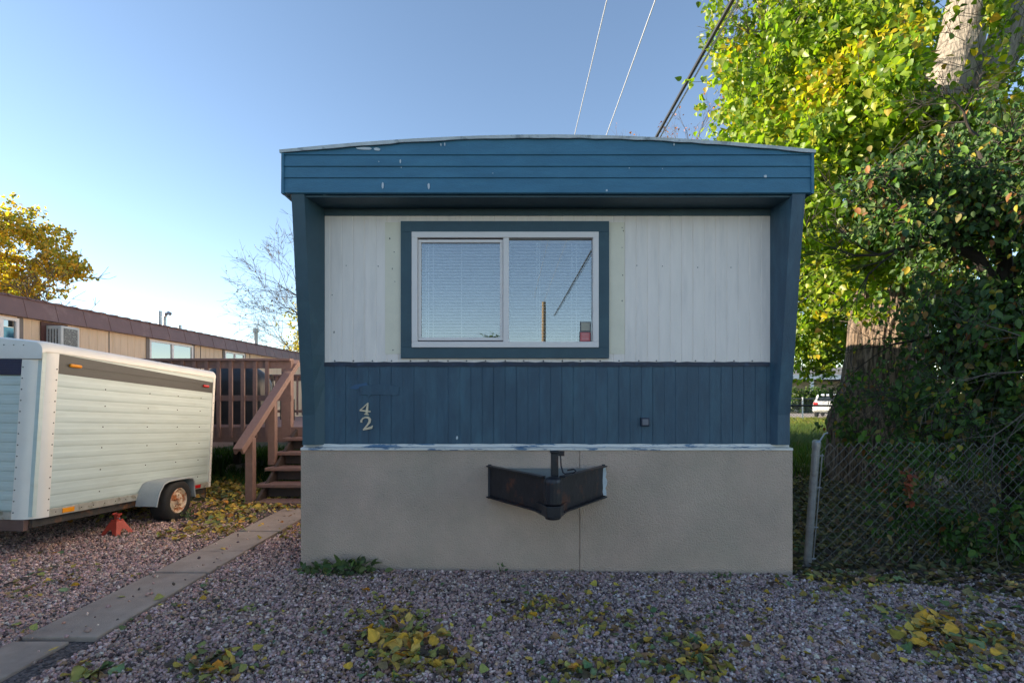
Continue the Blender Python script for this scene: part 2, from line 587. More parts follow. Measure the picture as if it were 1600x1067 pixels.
# concrete path, slab by slab
slabs = [(-.6, .9), (.92, 2.2), (2.22, 3.12), (3.15, 4.285), (4.305, 4.88), (4.90, 5.60), (5.62, 6.75)]
for i, (a, b) in enumerate(slabs):
    dx = [0, 0, -.16, 0, .01, 0, .015][i]
    mb = MB()
    z = gz(-2.7)
    w = .0 if i > 2 else .12
    mb.box(-2.945 + dx - w * .4, -2.495 + dx + w * .2, a, b, z - .08, z + [.02, .02, .012, .022, .026, .021, .024][i])
    s = mb.build('concrete_path', 'concrete', bevel=.008)
    tag(s, kind='structure')


def stones(name, regions, rng, m='stone'):
    """crushed rock: a distorted little block for each stone"""
    cube = np.array([(-1, -1, -1), (1, -1, -1), (1, 1, -1), (-1, 1, -1), (-1, -1, 1), (1, -1, 1), (1, 1, 1), (-1, 1, 1)], float)
    quads = np.array([(0, 3, 2, 1), (4, 5, 6, 7), (0, 1, 5, 4), (1, 2, 6, 5), (2, 3, 7, 6), (3, 0, 4, 7)])
    pts = []
    for x0, x1, y0, y1, dens in regions:
        n = int((x1 - x0) * (y1 - y0) * dens)
        p = np.c_[rng.uniform(x0, x1, n), rng.uniform(y0, y1, n)]
        pts.append(p)
    p = np.concatenate(pts)
    vis = (np.abs(p[:, 0]) < p[:, 1] * 1.08 + .5)
    path = (p[:, 0] > -2.96) & (p[:, 0] < -2.48)
    home = (p[:, 0] > -1.80) & (p[:, 0] < 2.40) & (p[:, 1] > 4.47)
    # the bed thins out to soil and leaves on the right and toward the stair
    edge = 4.38 - .24 * np.maximum(0, p[:, 0] - 2.4) + .25 * noise3(np.c_[p, p[:, 0] * 0], 1.1, 3.3)
    thin = (p[:, 0] > 2.35) & (p[:, 1] > edge)
    edge2 = 6.1 + .4 * noise3(np.c_[p, p[:, 0] * 0], 1.4, 8.3)
    thin2 = (p[:, 0] < -2.4) & (p[:, 1] > edge2) & (p[:, 0] > -4.0)
    drop = rng.uniform(size=len(p)) < .9
    stray = (path & (rng.uniform(size=len(p)) > .006))
    keep = vis & ~stray & ~home & ~((thin | thin2) & drop)
    p = p[keep]
    n = len(p)
    size = rng.gamma(8.0, 1.0, n) / 8.0 * .0060 + .0016
    sc = size[:, None] * rng.uniform(.65, 1.25, (n, 3))
    sc[:, 2] *= .8
    V = cube[None] * (1 + rng.uniform(-.45, .25, (n, 8, 3)))
    V = V * sc[:, None]
    # random turn
    q = unit(rng.normal(size=(n, 4)))
    w, x, y, z = q.T
    Rm = np.stack([1 - 2 * (y * y + z * z), 2 * (x * y - z * w), 2 * (x * z + y * w), 2 * (x * y + z * w), 1 - 2 * (x * x + z * z), 2 * (y * z - x * w), 2 * (x * z - y * w), 2 * (y * z + x * w), 1 - 2 * (x * x + y * y)], axis=1).reshape(n, 3, 3)
    V = np.einsum('nij,nkj->nki', Rm, V)
    zz = -.0119 * np.clip(p[:, 0], -4, 4) + rng.uniform(-.006, .009, n)
    onpath = (p[:, 0] > -2.96) & (p[:, 0] < -2.48)
    zz = zz + onpath * .026
    V = V + np.stack([p[:, 0], p[:, 1], zz], axis=1)[:, None]
    cols = pick_cols(n, [(2.6, (.53, .39, .345)), (2.2, (.40, .285, .255)), (1.6, (.27, .20, .185)), (1.3, (.52, .34, .28)), (1.1, (.68, .54, .48)), (1.8, (.12, .09, .085)), (.4, (.54, .35, .24)), (.4, (.78, .67, .60))], .22, rng)
    warm = np.clip(.5 - p[:, 0] * .22 + .5 * noise3(np.c_[p, p[:, 0] * 0], .8, 21.0), 0, 1)[:, None]
    cols = cols * (warm * np.array([1.10, .97, .90]) + (1 - warm) * np.array([.93, .97, 1.02]))
    faces = ((np.arange(n) * 8)[:, None, None] + quads[None]).reshape(-1, 4)
    return fast_mesh(name, V.reshape(-1, 3), faces, m, np.repeat(cols, 8, axis=0))


g = stones('gravel', [(-5.6, 5.4, 2.3, 4.6, 7800), (-7.2, -1.75, 4.6, 7.2, 4800)], np.random.default_rng(11))
tag(g, 'loose reddish grey crushed stone covering the yard', 'gravel', kind='stuff')

# ------------------------------------------------------------------ the mobile home
HX0, HX1 = -1.80, 2.388
YW, YS, YF = 4.55, 4.49, 4.25            # wall, skirting and fascia planes
YB = 19.5                                # back end
Z0, ZB, ZT = 1.075, 1.787, 3.118         # wall foot, belt line, soffit
home = empty('mobile_home', 'blue and white mobile home with number 42 and a tan skirting', 'mobile home', (.29, YS, 0))
HP = home.location.copy()


def hb(mb, name, m, parent=home, **k):
    o = mb.build(name, m, None, **k)
    o.parent = parent
    pl = Vector((0, 0, 0))
    q = parent
    while q is not None:
        pl += q.location
        q = q.parent
    o.location = -pl
    return o


def grooved(mb, x0, x1, z0, z1, y, pitch, gw=.010, gd=.0036, phase=0.0, wave=.0012, th=.03, rng=RNG, rib=False):
    """sheet siding with vertical grooves, its face at y; closed at the back"""
    xs = [x0]
    prof = [(x0, y)]
    x = x0 + phase
    while x < x1 - gw * 1.5:
        if x > x0 + gw:
            dy = wave * rng.uniform(-1, 1)
            g2 = gw * rng.uniform(.8, 1.2)
            prof += [(x - g2 / 2, y + dy), (x - g2 * .2, y + gd), (x + g2 * .2, y + gd), (x + g2 / 2, y + dy * .5)]
        x += pitch
    prof.append((x1, y))
    n = len(prof)
    v = [(a, b, z0) for a, b in prof] + [(a, b, z1) for a, b in prof]
    f = [(i, i + 1, n + i + 1, n + i) for i in range(n - 1)]
    v += [(x0, y + th, z0), (x1, y + th, z0), (x1, y + th, z1), (x0, y + th, z1)]
    k = 2 * n
    f += [(0, n, k + 3, k), (n - 1, k + 1, k + 2, 2 * n - 1)]
    f += [tuple([k] + [k + 1] + list(range(n - 1, -1, -1))), tuple([k + 3] + list(range(n, 2 * n)) + [k + 2])]
    mb.add(v, f)


# window opening
WX0, WX1, WZ0, WZ1 = -.865, .748, 1.912, 2.912
ux0, ux1 = -1.625, 2.238
mb = MB()
grooved(mb, ux0, WX0, ZB, 3.056, YW, .0985, phase=.05)
grooved(mb, WX1, ux1, ZB, 3.056, YW, .0985, phase=.03)
grooved(mb, WX0, WX1, ZB, WZ0, YW, .0985, phase=.02)
grooved(mb, WX0, WX1, WZ1, 3.056, YW, .0985, phase=.02)
hb(mb, 'upper_siding', 'white_paint')['label'] = 'white grooved upper siding'
mb = MB()
grooved(mb, HX0 + .004, HX1 - .004, Z0, ZB - .001, YW - .002, .0985, phase=.06, gw=.008, gd=.0028, wave=.0018)
hb(mb, 'lower_siding', 'blue_paint')['label'] = 'dark blue grooved lower siding'
mb = MB()
for x0, x1 in ((-1.10, -.962), (.842, .975)):
    hb(MB().box(x0, x1, YW - .003, YW + .005, 1.86, 3.0), 'patch_strip', 'cream_paint')['label'] = 'cream unpainted strip beside the window'
# header board, belt, side returns
mb = MB().box(ux0 - .003, ux1 + .003, YW - .012, YW + .03, 3.056, ZT - .002)
hb(mb, 'header_board', 'trim_paint', bevel=.002)
mb = MB()
rb = np.random.default_rng(3)
xs = np.linspace(ux0, ux1 - .01, 60)
top = [(x, ZB + .004 + .004 * rb.uniform(-1, 1)) for x in xs]
bot = [(x, ZB - .034 + .003 * rb.uniform(-1, 1)) for x in xs[::-1]]
mb.prism(bot[::-1] + top[::-1], 'y', YW - .010, YW - .0025)
hb(mb, 'belt_strip', 'dark_trim')
# screws along the belt
for x in np.arange(ux0 + .08, ux1, .165):
    hb(MB().lathe([(.006, 0), (.006, -.003), (.002, -.005)], 'y', (x + rb.uniform(-.01, .01), YW - .001, ZB + .014), 8), 'screw', 'dark_trim')
# fascia: lap rows with the crown of the roof as the top edge
FX0, FX1, FZ0 = -1.866, 2.441, 3.137


def crown(x):
    t = (x - .2875) / 2.155
    return 3.592 - .122 * abs(t) ** 1.9


rows = [FZ0, FZ0 + .122, FZ0 + .215, FZ0 + .308, 3.7]
mb = MB()
NX = 48
xs = np.linspace(FX0 + .02, FX1 - .02, NX)
for i in range(4):
    za, zb = rows[i], rows[i + 1]
    for j in range(NX - 1):
        xa, xb = xs[j], xs[j + 1]
        ta, tb = min(zb, crown(xa)), min(zb, crown(xb))
        if ta <= za and tb <= za:
            continue
        ta, tb = max(ta, za + .0005), max(tb, za + .0005)
        y0 = YF
        y1 = YF + .007
        # lip at the foot of each row, leaning in to the top
        mb.add([(xa, y0, za + .006), (xb, y0, za + .006), (xb, y1, tb), (xa, y1, ta), (xa, YF + .012, za), (xb, YF + .012, za)],
               [(0, 1, 2, 3), (4, 5, 1, 0)])
# closed back
bk = [(x, crown(x) - .002) for x in xs]
mb.prism([(xs[-1], FZ0)] + bk[::-1] + [(xs[0], FZ0)], 'y', YF + .0125, YF + .035)
hb(mb, 'fascia', 'fascia_paint')['label'] = 'brighter blue lapped fascia under the curved roof'
for x0, x1 in ((FX0 - .002, FX0 + .02), (FX1 - .02, FX1 + .002)):
    hb(MB().box(x0, x1, YF - .008, YF + .035, FZ0 - .004, crown(FX0) + .004), 'corner_trim', 'fascia_paint', bevel=.002)
# side fascias going back, soffit, roof
for x0 in (FX0, FX1 - .02):
    hb(MB().box(x0, x0 + .02, YF + .036, YB, FZ0, crown(FX0) - .01), 'side_fascia', 'fascia_paint')
hb(MB().box(HX0 + .11, HX1 - .11, YF + .036, YW + .04, ZT, ZT + .015), 'soffit', 'trim_paint')
for x0, x1 in ((FX0 + .021, HX0 + .108), (HX1 - .108, FX1 - .021)):
    hb(MB().box(x0, x1, YF + .036, YB, FZ0 + .004, FZ0 + .016), 'eave_soffit', 'trim_paint')
mb = MB()
xr = np.linspace(FX0 - .012, FX1 + .012, 40)
rr = np.random.default_rng(5)
jt = rr.uniform(-.006, .004, 40)
v, f = [], []
for i, x in enumerate(xr):
    z = crown(min(max(x, FX0), FX1))
    v += [(x, YF - .014 + jt[i] * .5, z - .012 + jt[i]), (x, YF - .018, z + .012), (x, YB + .1, z + .012), (x, YB + .1, z - .002), (x, YF + .05, z - .002)]
for i in range(39):
    for k in range(5):
        a, b = i * 5 + k, i * 5 + (k + 1) % 5
        f.append((a, b, b + 5, a + 5))
f += [(4, 3, 2, 1, 0), tuple(39 * 5 + k for k in range(5))]
mb.add(v, f)
hb(mb, 'roof', 'membrane')['label'] = 'pale membrane roof with a wrinkled front edge'
# body: side walls and rear wall, and the room behind the window
for x0 in (HX0, HX1 - .05):
    hb(MB().box(x0, x0 + .05, YW + .04, YB - .051, .95, FZ0), 'side_wall', 'white_paint')
hb(MB().box(HX0, HX1, YB - .05, YB, .95, FZ0), 'rear_wall', 'white_paint')
mb = MB()
mb.box(HX0 + .05, HX1 - .05, YW + 3.0, YW + 3.04, Z0, FZ0)
mb.box(HX0 + .05, HX1 - .05, YW + .05, YW + 3.0, Z0, Z0 + .03)
mb.box(HX0 + .05, HX1 - .05, YW + .05, YW + 3.0, FZ0 - .02, FZ0 + .0)
hb(mb, 'interior', 'dark_room')
# wings: flared boards that carry the overhang, foot at the wall, head under the fascia
for sgn, xo, xi in ((-1, HX0 + .006, -1.622), (1, HX1 - .006, 2.236)):
    mb = MB()
    t = .105 * -sgn
    yb0, yt0 = YW - .055, YF + .012
    nz = 8
    v, f = [], []
    for i in range(nz + 1):
        k = i / nz
        z = Z0 + .002 + (FZ0 - .003 - Z0) * k
        kk = 0 if k < .12 else (k - .12) / .88
        y = yb0 + (yt0 - yb0) * kk
        w = .004 * math.sin(k * 9 + sgn)
        v += [(xo, y + w, z), (xo + t, y + w * .5, z), (xi, YW - .004, z), (xo, YW + .039, z)]
    for i in range(nz):
        for k in range(4):
            a, b = i * 4 + k, i * 4 + (k + 1) % 4
            f.append((a, b, b + 4, a + 4) if sgn < 0 else (a + 4, b + 4, b, a))
    f += [(0, 1, 2, 3), tuple(nz * 4 + k for k in range(4))]
    mb.add(v, f)
    o = hb(mb, 'wing_panel', 'trim_paint' if sgn < 0 else 'blue_paint')
# sunlit edge of the left corner return, put in as a white strip
mb = MB().box(HX0 - .012, HX0 - .001, YW - .03, YW + .3, 1.80, 2.22)
hb(mb, 'painted_sun_edge', 'white_trim')

# window
win = bpy.data.objects.new('window', None)
win.parent = home
COL.objects.link(win)
win.empty_display_size = .1


def wp(mb, name, m, **k):
    o = mb.build(name, m, None, **k)
    o.parent = win
    o.location = -HP
    return o


mb = MB()
tx0, tx1, tz0, tz1 = -.960, .838, 1.822, 3.004
rect_frame(mb, tx0, tx1, tz0, tz1, .094, YW - .024, YW - .0035)
wp(mb, 'window_trim', 'trim_paint', bevel=.002)
fx0, fx1, fz0, fz1 = -.864, .747, 1.914, 2.909
mb = MB()
rect_frame(mb, fx0, fx1, fz0, fz1, .05, YW - .036, YW + .05)
mb.box(-.076, -.026, YW - .030, YW + .05, fz0 + .05, fz1 - .05)
wp(mb, 'frame', 'vinyl', bevel=.003)
mb = MB()
rect_frame(mb, fx0 + .052, -.078, fz0 + .062, fz1 - .062, .026, YW - .016, YW + .03)
wp(mb, 'sash', 'vinyl', bevel=.003)
for y0, z0_, z1_ in ((YW - .012, fz0 + .0505, fz0 + .0615), (YW - .004, fz1 - .0615, fz1 - .0505)):
    wp(MB().box(fx0 + .052, -.078, y0, YW + .03, z0_, z1_), 'track', 'sticker_edge')
for a, b, c, d, y in ((fx0 + .078, -.104, fz0 + .088, fz1 - .088, YW + .004), (-.026, fx1 - .05, fz0 + .05, fz1 - .05, YW + .010)):
    wp(MB().box(a, b, y, y + .004, c, d), 'glass', 'glass')
rs = np.random.default_rng(9)
for a, b, lad in ((fx0 + .06, -.080, (.07, .11, .36)), (-.022, fx1 - .054, (.26, .545, .585))):
    mb = MB()
    z = fz0 + .065
    yb = YW + .075
    while z < fz1 - .06:
        # a curved slat, tilted
        dz = rs.uniform(-.0012, .0012)
        prof = [(yb - .0100, z - .0070 + dz), (yb - .001, z + .0014 + dz), (yb + .0100, z + .0070 + dz)]
        v = [(x, y, zz) for x in (a, b) for y, zz in prof] + [(x, y, zz - .0008) for x in (a, b) for y, zz in prof]
        f = [(0, 3, 4, 1), (1, 4, 5, 2), (6, 7, 10, 9), (7, 8, 11, 10), (0, 6, 9, 3), (2, 5, 11, 8)]
        mb.add(v, f)
        z += .0270
    mb.box(a, b, yb - .014, yb + .014, fz0 + .045, fz0 + .058)
    mb.box(a, b, yb - .016, yb + .018, fz1 - .058, fz1 - .03)
    wp(mb, 'blind', 'blind')
    mb = MB()
    for x in lad:
        mb.box(a + x, a + x + .004, yb - .0165, yb - .0145, fz0 + .058, fz1 - .06)
    mb.tube([(a + lad[0] - .02, yb - .022, fz1 - .07), (a + lad[0] - .018, yb - .022, fz0 + .10)], .003, 6)
    wp(mb, 'blind_cord', 'blind')
# two stickers in the corner of the right pane
ys = YW + .0075
for nm, zc0, zc1, mm, x0, x1 in (('tan_sticker', 2.056, 2.140, 'sticker_tan', .592, .685), ('red_sticker', 1.966, 2.054, 'sticker_red', .585, .688)):
    mb = MB().box(x0, x1, ys, ys + .0015, zc0, zc1)
    wp(mb, nm, 'sticker_edge')
    mb = MB().box(x0 + .008, x1 - .008, ys - .001, ys - .0002, zc0 + .007, zc1 - .006)
    wp(mb, nm, mm)
mb = MB()
for z in (1.985, 2.0, 2.018, 2.033):
    mb.box(.604, .668, ys - .0022, ys - .0012, z, z + .005)
wp(mb, 'sticker_print', 'sticker_line')


# house number
def ribbon(mb, pts, wid, y0, y1, o, s, rot):
    pts = [Vector(p) for p in pts]
    n = len(pts)
    L_, R_ = [], []
    for i, p in enumerate(pts):
        d = (pts[min(i + 1, n - 1)] - pts[max(0, i - 1)]).normalized()
        q = Vector((-d.y, d.x)) * wid[i]
        L_.append(p + q)
        R_.append(p - q)
    c, sn = math.cos(rot), math.sin(rot)

    def T(p):
        x, z = (p.x - .5) * s, (p.y - .5) * s
        return o[0] + x * c - z * sn, o[1] + x * sn + z * c
    for i in range(n - 1):
        quad = [T(L_[i]), T(L_[i + 1]), T(R_[i + 1]), T(R_[i])]
        mb.prism(quad, 'y', y0, y1)


c4 = P(571.5, 638.5, YW)
c2 = P(573.5, 661, YW)
mb = MB()
ribbon(mb, [(.64, 1.02), (.36, .66), (.06, .33)], [.03, .045, .045], YW - .0145, YW - .008, (c4.x, c4.z), .098, -.12)
ribbon(mb, [(.02, .31), (.98, .31)], [.065, .065], YW - .0150, YW - .008, (c4.x, c4.z), .098, -.12)
ribbon(mb, [(.66, 1.05), (.66, .5), (.66, .02)], [.055, .10, .10], YW - .0155, YW - .008, (c4.x, c4.z), .098, -.12)
ribbon(mb, [(.46, .03), (.86, .03)], [.04, .04], YW - .0160, YW - .008, (c4.x, c4.z), .098, -.12)
hb(mb, 'house_number', 'number_metal')['label'] = 'metal numeral 4'
mb = MB()
ribbon(mb, [(.10, .66), (.13, .80), (.28, .94), (.50, .99), (.72, .92), (.82, .74), (.74, .54), (.52, .34), (.28, .17), (.13, .05)],
       [.085, .075, .05, .05, .085, .105, .095, .065, .05, .045], YW - .0145, YW - .008, (c2.x, c2.z), .108, .22)
ribbon(mb, [(.10, .055), (.5, .075), (.80, .08), (.93, .22)], [.055, .085, .10, .03], YW - .0155, YW - .008, (c2.x, c2.z), .108, .22)
hb(mb, 'house_number', 'number_metal')['label'] = 'tilted metal numeral 2'
# painted over name plate
a, b = P(561, 602, YW), P(625, 619, YW)
mb = MB()
arc = [(a.x + (b.x - a.x) * t, a.z - .012 + .022 * math.sin(math.pi * t)) for t in np.linspace(0, 1, 9)]
poly = [(a.x + .012, b.z + .012), (a.x + .07, b.z + .010), (a.x + .085, b.z - .012), (a.x + .105, b.z + .010), (b.x - .01, b.z + .008), (b.x - .006, a.z - .03)] + arc[::-1] + [(a.x + .006, a.z - .03)]
mb.prism(poly, 'y', YW - .009, YW - .0025)
hb(mb, 'name_plate', 'blue_paint', bevel=.002)
mb = MB()
a = P(546, 603, YW)
mb.prism([(a.x, a.z - .02), (a.x + .06, a.z - .03), (a.x + .16, a.z + .005), (a.x + .15, a.z + .03), (a.x + .12, a.z + .022), (a.x + .05, a.z + .012)], 'y', YW - .0062, YW - .0027)
hb(mb, 'paint_patch', 'patch_paint')
# outlet box
a = P(1007, 659, YW)
mb = MB().box(a.x - .037, a.x + .037, YW - .03, YW - .0025, a.z - .037, a.z + .037)
ob = hb(mb, 'outlet_box', 'dark_trim', bevel=.004)
mb = MB().box(a.x - .026, a.x + .026, YW - .034, YW - .0305, a.z - .026, a.z + .026)
hb(mb, 'outlet_cover', 'grey_plastic', bevel=.003)
# chipped paint flakes
rc = np.random.default_rng(21)


def flake(mb, px, py, w, h, Y, n=7, jag=.35):
    c = P(px, py, Y)
    pts = []
    for k in range(n):
        t = 2 * math.pi * k / n
        q = 1 - jag * rc.uniform()
        pts.append((c.x + math.cos(t) * w * q / F * Y / 2, c.z + math.sin(t) * h * q / F * Y / 2))
    mb.prism(pts, 'y', Y - .0022, Y - .0005)


for px, py, w, h in ((570, 232.5, 32, 6), (589, 233.5, 12, 7), (689, 226.5, 2.5, 5), (695, 226, 2.5, 7), (625.5, 252.5, 3, 8), (598, 290, 4, 11), (670, 291, 5, 12), (1053, 226, 2, 6), (1196, 276, 6, 5), (948, 298, 4, 4), (627, 262, 2, 2), (592, 253, 2, 2), (1035, 264, 2, 2), (983, 263, 2, 2), (770, 271, 2, 1.5)):
    mb = MB()
    flake(mb, px, py, w, h, YF - .0005)
    hb(mb, 'paint_chip', 'chipped')
mb = MB()
flake(mb, 714, 684, 4, 7, YW - .004, 8, .5)
hb(mb, 'paint_chip', 'chipped')
for px, py, w, h in ((609, 373, 3, 3), (972, 356, 2, 2), (974, 361, 2.5, 2), (973, 430, 2, 3), (616, 394, 2, 2), (614, 547, 2.5, 2), (972, 387, 2, 1.5), (613, 420, 1.5, 3), (617, 440, 1.5, 2), (972, 470, 2, 3)):
    mb = MB()
    flake(mb, px, py, w, h, YW - .003)
    hb(mb, 'nail_head', 'rivet')
for px, py, w, h in ((522, 519, 2, 5), (519, 461, 2, 2), (541, 415, 1.5, 2), (1090, 418, 2, 2), (1142, 418, 2, 2), (1035, 416, 2, 2), (995, 415, 2, 2), (591, 416, 2, 2)):
    mb = MB()
    flake(mb, px, py, w, h, YW - .001)
    hb(mb, 'nail_head', 'rivet')
# flashing strip over the skirting
mb = MB()
xs = np.linspace(HX0 - .004, HX1 + .01, 40)
rz = np.random.default_rng(4)
v, f = [], []
for i, x in enumerate(xs):
    j = rz.uniform(-.003, .003)
    v += [(x, YW - .008, Z0 + .006 + j), (x, YW - .012, Z0 - .018 + j * .5), (x, YS - .012, Z0 - .022 + j * .3), (x, YS - .014, Z0 - .040 + j * .3)]
for i in range(39):
    for k in range(3):
        f.append((i * 4 + k, i * 4 + k + 1, i * 4 + k + 5, i * 4 + k + 4))
mb.add(v, f)
hb(mb, 'flashing', 'flashing')
# skirting: two panels
SX0, SX1, SEAM = -1.807, 2.399, .580
for i, (x0, x1, th) in enumerate(((SX0, SEAM - .0015, 0), (SEAM + .0015, SX1, -.004))):
    mb = MB()
    z0a, z0b = gz(x0) - .05, gz(x1) - .05
    mb.hexa([(x0, YS + th, z0a), (x1, YS + th, z0b), (x1, YS + .04, z0b), (x0, YS + .04, z0a)], [(x0, YS + th, 1.044), (x1, YS + th, 1.044), (x1, YS + .04, 1.044), (x0, YS + .04, 1.044)])
    hb(mb, 'skirting_panel', 'skirt', bevel=.002)
for x0 in (SX0, SX1 - .03):
    hb(MB().box(x0, x0 + .03, YS + .042, YB, -.1, 1.04), 'side_skirting', 'skirt')
# tow hitch through the skirting
hitch = bpy.data.objects.new('tow_hitch', None)
hitch.parent = home
COL.objects.link(hitch)


def hp(mb, name, m, **k):
    o = mb.build(name, m, None, **k)
    o.parent = hitch
    o.location = -HP
    return o


for x0, x1 in ((-.205, -.176), (.768, .796)):
    mb = MB().box(x0, x1, YS - .0075, YS - .0045, .622, .914)
    hp(mb, 'gap_shade_strip', 'dark_room')  # dark strip on the panel for the shade in the gap beside the rail
mb = MB()
rj = np.random.default_rng(17)
for xa, sg in ((.800, 1), (-.203, -1)):
    if sg < 0:
        continue
    zz = np.linspace(.65, .90, 9)
    pts = [(xa - .022 + rj.uniform(-.008, .004), z) for z in zz] + [(xa + rj.uniform(-.004, .012), z) for z in zz[::-1]]
    mb.prism(pts[::-1], 'y', YS - .016, YS - .0080)
hp(mb, 'torn_edge', 'chipped')
AP = Vector((.300, 3.90))
for sx, x0 in ((-1, -.185), (1, .775)):
    s0 = Vector((x0, YS - .002))
    e0 = Vector((AP.x + sx * .055, AP.y))
    d = (e0 - s0).normalized()
    nrm = Vector((d.y, -d.x)) * (1 if sx < 0 else -1)     # outward, away from the triangle
    if nrm.y > 0:
        nrm = -nrm
    zt, zb = .905, .634

    def bar(o0, o1, za, zb_):
        p = [s0 + nrm * o0, e0 + nrm * o0, e0 + nrm * o1, s0 + nrm * o1]
        if (p[1] - p[0]).cross(p[2] - p[1]) < 0:
            p = p[::-1]
        m_ = MB().hexa([(q.x, q.y, za) for q in p], [(q.x, q.y, zb_) for q in p])
        return m_
    mb = bar(-.006, .006, zb + .0105, zt - .0105)
    m2 = bar(-.006, .045, zt - .010, zt)
    m3 = bar(-.006, .045, zb, zb + .010)
    mb.add(m2.v, m2.f).add(m3.v, m3.f)
    hp(mb, 'rail', 'black_steel', bevel=.002)
mb = MB()
mb.lathe([(.055, .700), (.066, .71), (.068, .87), (.062, .893), (.03, .905)], 'z', (AP.x, AP.y - .05, 0), 16)
mb.prism([(AP.x - .13, AP.y + .10), (AP.x - .05, AP.y - .115), (AP.x + .05, AP.y - .115), (AP.x + .13, AP.y + .10)], 'z', .618, .699)
mb.lathe([(.045, .596), (.058, .600), (.062, .617)], 'z', (AP.x, AP.y - .05, 0), 16)
hp(mb, 'coupler', 'black_steel', bevel=.004, smooth=False)
mb = MB().prism([(-.16, YS - .003), (AP.x - .05, AP.y + .05), (AP.x + .05, AP.y + .05), (.75, YS - .003)], 'z', .872, .88)
hp(mb, 'cover_plate', 'cover_steel')
mb = MB()
mb.box(AP.x - .005, AP.x + .05, AP.y + .05, AP.y + .105, .885, 1.066)
mb.box(AP.x - .012, AP.x + .057, AP.y + .043, AP.y + .112, 1.0665, 1.082)
hp(mb, 'jack_post', 'black_steel', bevel=.004)
mb = MB()
mb.box(AP.x + .051, AP.x + .096, AP.y + .062, AP.y + .094, 1.045, 1.080)
hx = AP.x + .066
mb.tube([(hx, AP.y + .07, 1.05), (hx + .004, AP.y + .05, .97), (hx + .016, AP.y + .03, .925), (hx + .03, AP.y + .03, .915), (hx + .10, AP.y + .05, .922), (hx + .115, AP.y + .05, .935), (hx + .10, AP.y + .06, .945), (hx + .05, AP.y + .055, .938)], .006, 6)
hp(mb, 'crank_handle', 'black_steel')

# ------------------------------------------------------------------ neighbour's home on the left
NXW = -8.2
nb = empty('mobile_home', 'long tan mobile home with a brown metal roof edge behind the trailer', 'mobile home', (NXW, 12, 0))


def nbp(mb, name, m, parent=nb, **k):
    o = mb.build(name, m, None, **k)
    o.parent = parent
    o.location = -nb.location
    return o


def nY(px):
    return NXW * F / (px - CX)


NY0, NY1 = -12.0, 27.0
mb = MB()
prof = []
y = NY0
v, f = [], []
ys_ = []
while y < NY1:
    for dy, dd in ((0, 0), (.012, -.008), (.024, -.008), (.036, 0)):
        ys_.append((y + dy, dd))
    y += .2032
ys_.append((NY1, 0))
for yy, dd in ys_:
    v += [(NXW + dd, yy, .55), (NXW + dd, yy, 3.0)]
for i in range(len(ys_) - 1):
    f.append((2 * i, 2 * i + 1, 2 * i + 3, 2 * i + 2))
mb.add(v, f)
mb.box(NXW - 4.2, NXW - .02, NY0, NY1, .55, 3.0)
nbp(mb, 'siding', 'tan_siding')
for yy in (nY(170), nY(313), 16.4, 18.8):
    nbp(MB().box(NXW + .001, NXW + .012, yy - .008, yy + .008, .55, 2.84), 'siding_seam', 'taupe_trim')
# roof edge: brown metal, slightly sloped out, with seams
mb = MB()
mb.hexa([(NXW - .02, NY0 - .2, 2.80), (NXW + .13, NY0 - .2, 2.80), (NXW + .13, NY1 + .2, 2.80), (NXW - .02, NY1 + .2, 2.80)],
        [(NXW - .10, NY0 - .2, 3.115), (NXW + .05, NY0 - .2, 3.115), (NXW + .05, NY1 + .2, 3.115), (NXW - .10, NY1 + .2, 3.115)])
y = NY0
while y < NY1:
    mb.hexa([(NXW + .129, y, 2.80), (NXW + .136, y, 2.80), (NXW + .136, y + .02, 2.80), (NXW + .129, y + .02, 2.80)],
            [(NXW + .049, y, 3.115), (NXW + .056, y, 3.115), (NXW + .056, y + .02, 3.115), (NXW + .049, y + .02, 3.115)])
    y += .61
nbp(mb, 'roof_edge', 'brown_metal')
mb = MB()
mb.prism([(NXW + .075, 3.1155), (NXW + .06, 3.14), (NXW - 2.1, 3.32), (NXW - 4.3, 3.14), (NXW - 4.3, 3.1155)], 'y', NY0 - .22, NY1 + .22)
y = NY0
while y < NY1:
    mb.prism([(NXW + .085, 3.125), (NXW + .085, 3.146), (NXW + .0, 3.160), (NXW - 1.0, 3.24), (NXW - 1.0, 3.22)], 'y', y, y + .05)
    y += .33
nbp(mb, 'roof', 'brown_metal')
mb = MB().box(NXW - 4.1, NXW - .08, NY0 + .05, NY1 - .05, -.05, .549)
nbp(mb, 'skirting', 'brown_metal')
# windows
for px0, px1, tall in ((-30, 27, 1.1), (232, 300, .85), (350, 381, .55)):
    ya, yb = nY(px0), nY(px1)
    zt = 2.775
    w = nbp(MB().box(NXW + .0015, NXW + .003, ya + .05, yb - .05, zt - tall + .05, zt - .05), 'window', 'dark_room')
    for y0 in (ya - .09, yb):
        MB().box(NXW + .002, NXW + .018, y0, y0 + .09, zt - tall, zt + .05).build('trim_board', 'taupe_trim', w)
    mb = MB()
    for a, b, c, d in ((ya, yb, zt - .05, zt), (ya, yb, zt - tall, zt - tall + .05), (ya, ya + .05, zt - tall + .05, zt - .05), (yb - .05, yb, zt - tall + .05, zt - .05), ((ya + yb) / 2 - .03, (ya + yb) / 2 + .03, zt - tall + .05, zt - .05)):
        mb.box(NXW + .004, NXW + .035, a, b, c, d)
    o = mb.build('frame', 'vinyl', w)
    mb = MB().box(NXW + .008, NXW + .012, ya + .05, yb - .05, zt - tall + .05, zt - .05)
    o = mb.build('pane', 'far_glass', w)
